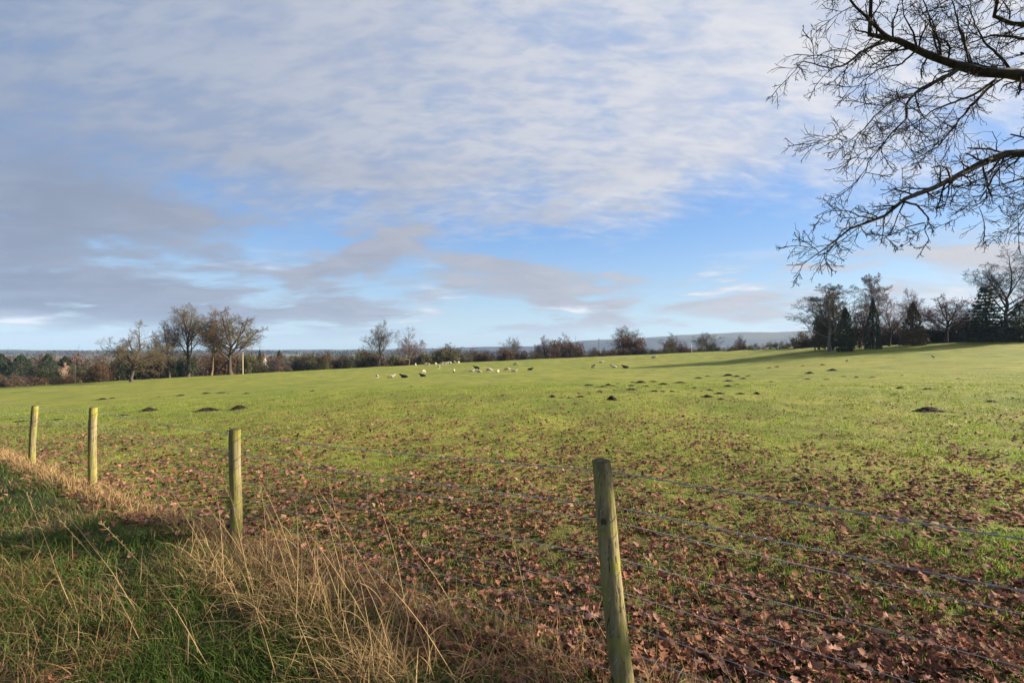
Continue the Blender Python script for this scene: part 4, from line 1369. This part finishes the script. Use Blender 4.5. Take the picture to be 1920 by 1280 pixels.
def field_grass():
    rng = np.random.default_rng(31)
    X, Y = scatter(500000, 1.6, 55, rng, 1.0)
    q = fence_q(X, Y)
    keep = (q > -.15)
    lf = leafiness(X, Y)
    tuft = vnoise(X * 2.4, Y * 2.4, 7) * .6 + vnoise(X * 6.5, Y * 6.5, 8) * .4
    keep &= rng.random(len(X)) < np.clip(1.1 - lf * .85, .2, 1) * np.clip((tuft - .22) * 2.6, .12, 1)
    X, Y, tuft, lf = X[keep], Y[keep], tuft[keep], lf[keep]
    n = len(X)
    r = np.hypot(X, Y)
    H = rng.uniform(.025, .065, n) * (.55 + 1.0 * tuft) * np.interp(r, [2, 10, 25, 60], [1, 1, .9, .35])
    Wd = np.clip(.0030 + r * .00065, .003, .045) * rng.uniform(.7, 1.4, n)
    lean = rng.normal(0, .55, (n, 3)); lean[:, 2] = 0
    c1, c2, c3 = np.array([.085, .158, .024]), np.array([.195, .255, .043]), np.array([.28, .24, .09])
    k = rng.random(n)[:, None]
    hue = vnoise(X * .5, Y * .5, 9)[:, None]
    patch = vnoise(X * 1.6, Y * 1.6, 15)[:, None]
    cols = c1 + (c2 - c1) * np.clip(k * .7 + hue * .5, 0, 1)
    cols = cols * (.68 + .6 * patch)
    dry = (rng.random(n) < .09)[:, None]
    cols = np.where(dry, c3, cols)
    V, Pl, C = blades(X, Y, H, Wd, lean, cols, rng)
    me = mesh_np('field_grass', V, Pl, C, [M['blade']])
    tag(obj('field_grass', me), 'short bright green pasture grass among fallen leaves', kind='stuff')

def verge_grass():
    rng = np.random.default_rng(32)
    X, Y = scatter(230000, .9, 16, rng, 1.0, 1.2)
    q = fence_q(X, Y)
    tuft = vnoise(X * 1.8, Y * 1.8, 10) * .6 + vnoise(X * 5, Y * 5, 11) * .4
    keep = (q < -.22 + (tuft - .5) * .3) & (rng.random(len(X)) < np.clip((tuft - .15) * 2.2, .15, 1))
    X, Y, tuft = X[keep], Y[keep], tuft[keep]
    n = len(X)
    r = np.hypot(X, Y)
    H = rng.uniform(.04, .12, n) * (.4 + 1.2 * tuft)
    Wd = np.clip(.0032 + r * .0007, .003, .02) * rng.uniform(.7, 1.4, n)
    lean = rng.normal(0, .6, (n, 3)) + np.array([-.35, .15, 0]); lean[:, 2] = 0
    k = rng.random(n)[:, None]
    c1, c2 = np.array([.034, .066, .013]), np.array([.085, .128, .027])
    cols = c1 + (c2 - c1) * k
    dryn = vnoise(X * 1.1, Y * 1.1, 12)
    dry = (rng.random(n) < .10 + .5 * np.clip(dryn - .52, 0, 1) * 2)[:, None]
    cols = np.where(dry, np.array([.20, .14, .075]) * rng.uniform(.6, 1.2, (n, 1)), cols)
    V, Pl, C = blades(X, Y, H, Wd, lean, cols, rng)
    me = mesh_np('verge_grass', V, Pl, C, [M['blade']])
    tag(obj('verge_grass', me), 'longer dark green grass on the verge outside the fence', kind='stuff')

def straw_strands(S, Qf, H, wid, lean, cols, rng, npts=6, droop=.5):
    """long dry blades: tapering ribbons, bent over"""
    n = len(S)
    X = P4[0] + FE[0] * S + FN[0] * Qf; Y = P4[1] + FE[1] * S + FN[1] * Qf
    B = np.stack([X, Y, ground_z(X, Y) - .01], -1)
    d = unit(np.array([0, 0, 1.0]) + lean * .45)
    Pts = np.zeros((n, npts, 3)); Pts[:, 0] = B
    for j in range(1, npts):
        bend = np.concatenate([lean[:, :2] * .40, -np.full((n, 1), 1.0) * droop * (j / npts) * rng.uniform(.1, 1, (n, 1))], 1)
        d = unit(d + bend * .55 + rng.normal(0, .05, (n, 3)))
        Pts[:, j] = Pts[:, j - 1] + d * (H / (npts - 1))[:, None]
    Pts[:, 1:, 2] = np.maximum(Pts[:, 1:, 2], B[:, None, 2] + .02)
    a = rng.random(n) * 6.28
    side = np.stack([np.cos(a), np.sin(a), rng.normal(0, .3, n)], -1)[:, None, :] * (wid[:, None] * np.linspace(1, .15, npts)[None])[..., None] * .5
    V = np.stack([Pts - side, Pts + side], 2).reshape(-1, 3)
    idx = np.arange(n * npts * 2).reshape(n, npts, 2)
    Q = np.stack([idx[:, :-1, 0], idx[:, :-1, 1], idx[:, 1:, 1], idx[:, 1:, 0]], -1).reshape(-1, 4)
    return V, [Q], np.repeat(cols, npts * 2, axis=0)

def dry_grass():
    rng = np.random.default_rng(33)
    A = Acc()
    s1, s2 = np.array([.18, .110, .053]), np.array([.43, .305, .152])
    # thick tussocks between the near posts, on our side of the wires
    nt_ = 46
    cs = rng.uniform(.15, 3.3, nt_); cq = rng.uniform(-.78, .02, nt_) * np.interp(cs, [0, 1.5, 3.3], [.55, 1, .6])
    k = rng.integers(0, nt_, 3400)
    S = cs[k] + rng.normal(0, .10, len(k)); Qf = cq[k] + rng.normal(0, .09, len(k))
    H = rng.uniform(.12, .37, len(k)) * np.interp(S, [-.3, .5, 1.8, 3.4], [.6, .9, 1.1, .7])
    lean = rng.normal(0, .85, (len(k), 3)) + np.array([-.30, .08, 0]); lean[:, 2] = 0
    cols = s1 * .6 + (s2 - s1 * .6) * rng.random((len(k), 1)) ** 1.1
    A.add(*straw_strands(S, Qf, H, rng.uniform(.0022, .0085, len(k)), lean, cols, rng, 6, .9))
    # thinner strip along the rest of the fence
    n = 3600
    S = rng.uniform(2.8, 13, n); Qf = rng.normal(-.10, .10, n)
    H = rng.uniform(.07, .22, n)
    lean = rng.normal(0, .5, (n, 3)); lean[:, 2] = 0
    cols = s1 + (s2 - s1) * rng.random((n, 1))
    A.add(*straw_strands(S, Qf, H, rng.uniform(.004, .010, n), lean, cols, rng, 5, .8))
    # scraps of straw lying through the verge
    n = 6000
    S = rng.uniform(-2.2, 6, n); Qf = -rng.uniform(.2, 2.6, n)
    ok = vnoise(S * 1.3, Qf * 1.3, 14) > .48
    S, Qf = S[ok], Qf[ok]; n = len(S)
    H = rng.uniform(.10, .36, n)
    lean = rng.normal(0, .9, (n, 3)) + np.array([-.4, .2, 0]); lean[:, 2] = 0
    cols = (s1 + (s2 - s1) * rng.random((n, 1))) * .8
    A.add(*straw_strands(S, Qf, H, rng.uniform(.002, .005, n), lean, cols, rng, 5, 1.3))
    nt_ = 22
    cs = rng.uniform(1.6, 4.2, nt_); cq = rng.uniform(-1.9, -1.0, nt_)
    k = rng.integers(0, nt_, 2400)
    S = cs[k] + rng.normal(0, .13, len(k)); Qf = cq[k] + rng.normal(0, .12, len(k))
    lean = rng.normal(0, 1.0, (len(k), 3)) + np.array([-.3, .1, 0]); lean[:, 2] = 0
    cols = (s1 * .7 + (s2 - s1 * .7) * rng.random((len(k), 1)) ** 1.4) * np.array([1, .9, .85])
    A.add(*straw_strands(S, Qf, rng.uniform(.10, .34, len(k)), rng.uniform(.002, .005, len(k)), lean, cols, rng, 6, 1.3))
    # field side, by the near posts
    n = 2600
    S = rng.uniform(-2.5, 3.2, n); Qf = np.abs(rng.normal(0, .16, n))
    H = rng.uniform(.06, .26, n)
    lean = rng.normal(0, .6, (n, 3)); lean[:, 2] = 0
    cols = s1 + (s2 - s1) * rng.random((n, 1))
    A.add(*straw_strands(S, Qf, H, rng.uniform(.002, .0045, n), lean, cols, rng, 5, .8))
    tag(obj('dry_grass', A.mesh('dry_grass', [M['straw']])), 'matted straw-coloured dead grass along the foot of the fence', kind='stuff')

def stalks():
    rng = np.random.default_rng(34)
    spots = [(.3, -.25, .75), (.6, -.35, .9), (.75, -.1, .8), (.9, -.45, 1.0), (1.05, -.2, .95), (1.15, -.5, .9), (1.25, -.3, 1.05), (1.35, -.1, .9), (1.45, -.4, 1.0), (1.55, -.25, .85),
             (1.6, -.55, .95), (1.7, -.15, 1.0), (1.8, -.4, .9), (1.9, -.3, .85), (2.0, -.6, .95), (2.1, -.2, .9), (2.2, -.45, .85), (2.35, -.3, .8), (2.5, -.5, .85), (2.7, -.2, .8), (2.9, -.4, .75),
             (1.3, -.8, .9), (1.75, -.9, .95), (2.3, -1.0, .85), (2.65, -.9, .95), (3.05, -1.1, .9), (1.0, -.75, .8), (.85, -.62, .85), (.45, .05, .7), (.2, .1, .6), (-.55, .1, .85), (-.75, .05, .6), (-.3, .2, .55), (3.0, -.05, .7)]
    for i, (s, q_, h) in enumerate(spots):
        x, y = P4 + FE * s + FN * q_
        z = gz(x, y)
        n = 9
        d = unit(np.array([rng.normal(-.30, .20), rng.normal(.10, .15), 1.0]))
        P_ = np.zeros((n, 3))
        for j in range(1, n):
            d = unit(d + np.array([-.045, .02, 0]) + rng.normal(0, .035, 3))
            P_[j] = P_[j - 1] + d * h / (n - 1)
        o = empty('dead_grass_stalk', (x, y, z - .01))
        A = Acc(); v_, q2 = tubes(P_[None], np.linspace(.0024, .0010, n)[None], 5); A.add(v_, [q2], np.array([.40, .28, .14]) * rng.uniform(.75, 1.2))
        obj('stem', A.mesh('stem', [M['straw']]), o)
        # seed head of short spikelets, one or two dry blades on the stem
        m_ = 26
        tpos = rng.uniform(.80, 1.0, m_) * (n - 1)
        c = np.stack([np.interp(tpos, np.arange(n), P_[:, k]) for k in range(3)], -1)
        dd = unit(rng.normal(0, .5, (m_, 3)) + d) * rng.uniform(.010, .026, m_)[:, None]
        Hh = Acc(); v_, q2 = tubes(np.stack([c, c + dd * .5, c + dd], 1), np.tile([.0006, .0016, .0003], (m_, 1)), 3); Hh.add(v_, [q2], np.array([.36, .25, .14]) * rng.uniform(.8, 1.15))
        obj('seed_head', Hh.mesh('seed_head', [M['straw']]), o)['kind'] = 'stuff'
        for _ in range(2):
            f = rng.uniform(.2, .6) * (n - 1)
            b0 = np.array([np.interp(f, np.arange(n), P_[:, k]) for k in range(3)])
            e = unit(np.array([rng.normal(), rng.normal(), .5]))
            pp = [b0]
            for _k in range(4):
                e = unit(e + np.array([0, 0, -.35])); pp.append(pp[-1] + e * .045)
            pp = np.array(pp)
            sd = unit(np.cross(e, [0, 0, 1.0])) * .0025
            V = np.stack([pp - sd * np.linspace(1, .1, 5)[:, None], pp + sd * np.linspace(1, .1, 5)[:, None]], 1).reshape(-1, 3)
            ii = np.arange(10).reshape(5, 2)
            Q = np.stack([ii[:-1, 0], ii[:-1, 1], ii[1:, 1], ii[1:, 0]], -1)
            Lf = Acc(); Lf.add(V, [Q], np.array([.38, .27, .14])); obj('dry_blade', Lf.mesh('dry_blade', [M['straw']]), o)
        if s < 0:
            lab, gr = 'thin dead grass stalk standing before the wires past the leaning post', 'dead stalks past the leaning post'
        elif q_ < -.7:
            lab, gr = 'tall dead grass stalk rising from the verge, well clear of the wires', 'dead stalks on the verge'
        else:
            how = 'upright' if abs(d[0]) < .32 else ('strongly leaning' if abs(d[0]) > .6 else 'leaning')
            end = 'beside the leaning post' if s < 1.0 else ('close to the upright post' if s > 2.3 else 'midway between the two near posts')
            lab, gr = how + ' dead grass stalk in the straw ' + end, 'tall dead grass stalks, ' + how + ', ' + end
        tag(o, lab, 'grass stalk', gr)

# ------------------------------------------------------------------ fallen oak leaves
def leaf_outline(lobes=4):
    """half outline of a lobed oak leaf along y from 0 to 1"""
    pts = []
    for i in range(lobes * 2 + 1):
        f = i / (lobes * 2)
        env = .34 * math.sin(math.pi * min(1, .12 + f * .80)) ** .8
        pts.append((env * (1.0 if i % 2 else .52), f))
    pts[-1] = (0.02, 1.0)
    return np.array(pts)

def oak_leaf_mesh(seed):
    rng = np.random.default_rng(seed)
    O = leaf_outline(4)
    n = len(O)
    cu, cv = rng.uniform(.2, .9) * rng.choice([-1, 1]), rng.uniform(.25, 1.1)
    mid = np.stack([np.zeros(n), O[:, 1], np.zeros(n)], -1)
    L = np.stack([-O[:, 0] * rng.uniform(.85, 1.1), O[:, 1] + rng.normal(0, .015, n), np.zeros(n)], -1)
    R = np.stack([O[:, 0], O[:, 1] + rng.normal(0, .015, n), np.zeros(n)], -1)
    for a_ in (L, R):
        a_[:, 2] = cv * a_[:, 0] ** 2 * 1.6 + rng.normal(0, .03, n)
    for a_ in (L, R, mid):
        a_[:, 2] += cu * (a_[:, 1] - .5) ** 2 * .8
    st = np.array([[-.012, -.28, .0], [.012, -.28, .0]])
    V = np.concatenate([L, mid, R, st])
    V[:, 1] -= .4
    V[:, 2] -= V[:, 2].min()
    i = np.arange(n - 1)
    Q = np.concatenate([np.stack([i, i + n, i + n + 1, i + 1], -1), np.stack([i + n, i + 2 * n, i + 2 * n + 1, i + n + 1], -1)])
    Tt = np.array([[3 * n, 3 * n + 1, n]])
    return V, Q, Tt

LEAF = [oak_leaf_mesh(300 + i) for i in range(8)]

def leaf_positions(n, d0, d1, rng, power=1.0):
    X, Y = scatter(n, d0, d1, rng, power, 1.15)
    lf = leafiness(X, Y)
    verge = (fence_q(X, Y) < -.35) & (rng.random(n) < .05)
    k = (rng.random(n) < lf * .95 + .05 * (fence_q(X, Y) > -.35)) | verge
    return X[k], Y[k]

def leaves():
    rng = np.random.default_rng(35)
    # the ones that show largest: each an object
    X, Y = leaf_positions(4200, 1.9, 3.6, rng, .0)
    vis = (np.abs(X / Y) < 1.04) & ((ground_z(X, Y) - EYE) / Y > -.685) & (fence_q(X, Y) > -.05)
    X, Y = X[vis], Y[vis]
    order = np.argsort(Y)[:290]
    LM = [mesh_np('fallen_leaf', V, [Q, T], mats=[M['oak_leaf0']]) for V, Q, T in LEAF]
    names = ('reddish brown', 'dark russet', 'pale tan', 'blackened brown')
    for i in order:
        c = int(rng.choice([0, 0, 0, 1, 1, 2, 3]))
        s = rng.uniform(.05, .095)
        o = obj('fallen_leaf', LM[rng.integers(0, 8)], None, (X[i], Y[i], gz(X[i], Y[i]) + rng.uniform(.008, .045)), M['oak_leaf%d' % c])
        o.scale = (s * rng.uniform(.6, 1.1), s, s * rng.uniform(.5, 2.3))
        o.rotation_euler = (rng.normal(0, .3), rng.normal(0, .3), rng.uniform(0, 6.28))
        size_ = 'small' if s < .062 else ('large' if s > .083 else 'middling')
        tag(o, size_ + ' ' + names[c] + ' curled oak leaf lying loose in the field just behind the wires', 'leaf', 'fallen oak leaves, ' + size_ + ' ' + names[c])
    # all the others
    X, Y = leaf_positions(112000, 1.7, 26, rng, 1.0)
    r = np.hypot(X, Y)
    dens = np.interp(r, [2, 4, 7, 12, 20], [.23, .42, .66, .85, .9])
    k = rng.random(len(X)) < dens
    X, Y, r = X[k], Y[k], r[k]
    A = Acc()
    pal = np.array([[.178, .076, .050], [.115, .051, .040], [.220, .120, .092], [.060, .035, .032], [.195, .094, .055]])
    pi_ = rng.integers(0, 8, len(X))
    for j in range(8):
        sel = np.nonzero(pi_ == j)[0]
        V, Q, T = LEAF[j]
        nn = len(sel)
        s = rng.uniform(.038, .082, nn)
        rz, rx, ry = rng.uniform(0, 6.28, nn), rng.normal(0, .28, nn), rng.normal(0, .28, nn)
        W_ = V[None] * s[:, None, None]
        W_[:, :, 0] *= rng.uniform(.55, 1.1, nn)[:, None]
        W_[:, :, 2] *= rng.uniform(.4, 2.4, nn)[:, None]
        y1 = W_[..., 1] * np.cos(rx)[:, None] - W_[..., 2] * np.sin(rx)[:, None]; z1 = W_[..., 1] * np.sin(rx)[:, None] + W_[..., 2] * np.cos(rx)[:, None]
        x2 = W_[..., 0] * np.cos(ry)[:, None] + z1 * np.sin(ry)[:, None]; z2 = -W_[..., 0] * np.sin(ry)[:, None] + z1 * np.cos(ry)[:, None]
        x3 = x2 * np.cos(rz)[:, None] - y1 * np.sin(rz)[:, None]; y3 = x2 * np.sin(rz)[:, None] + y1 * np.cos(rz)[:, None]
        base_ = np.stack([X[sel], Y[sel], ground_z(X[sel], Y[sel]) + rng.uniform(.0, .03, nn)], -1)
        VV = np.stack([x3, y3, z2], -1) + base_[:, None]
        m_ = V.shape[0]
        o_ = (np.arange(nn) * m_)[:, None, None]
        col = pal[rng.choice(5, nn, p=[.34, .24, .14, .12, .16])] * rng.uniform(.65, 1.5, (nn, 1))
        nr_ = r[sel] < 5.0
        k1 = int(nr_.sum()); n9 = (m_ - 2) // 3
        if k1:
            o1 = o_[:k1]
            A.add(VV[nr_].reshape(-1, 3), [(Q[None] + o1).reshape(-1, 4), (T[None] + o1).reshape(-1, 3)], np.repeat(col[nr_], m_, axis=0))
        k2 = nn - k1
        if k2:                                           # farther off: the same leaf with fewer points
            sub = [n9, 1, 3, 5, 2 * n9 - 1, 2 * n9 + 5, 2 * n9 + 3, 2 * n9 + 1]
            P8 = np.arange(8)[None] + (np.arange(k2) * 8)[:, None]
            A.add(VV[~nr_][:, sub].reshape(-1, 3), [np.concatenate([P8[:, [0, 1, 2, 7]], P8[:, [2, 3, 6, 7]], P8[:, [3, 4, 5, 6]]])], np.repeat(col[~nr_], 8, axis=0))
    tag(obj('leaf_litter', A.mesh('leaf_litter', [M['litter']])), 'carpet of reddish brown fallen oak leaves over the grass', kind='stuff')

field_grass()
verge_grass()
dry_grass()
stalks()
leaves()

# ------------------------------------------------------------------ air
def haze():
    A = Acc()
    box(A, (0, 0, 60), (8000, 8000, 170))
    m = bpy.data.materials.new('haze_air')
    m.use_nodes = True
    nt = NT(m.node_tree)
    nt.n.remove(nt.n['Principled BSDF'])
    v = nt.node('ShaderNodeVolumePrincipled')
    v.inputs['Color'].default_value = (.42, .62, 1.0, 1)
    v.inputs['Density'].default_value = 0.00010
    nt.l.new(v.outputs[0], nt.n['Material Output'].inputs['Volume'])
    o = obj('haze', A.mesh('haze', [m]))
    tag(o, 'thin pale winter haze over the whole landscape', kind='stuff')
haze()
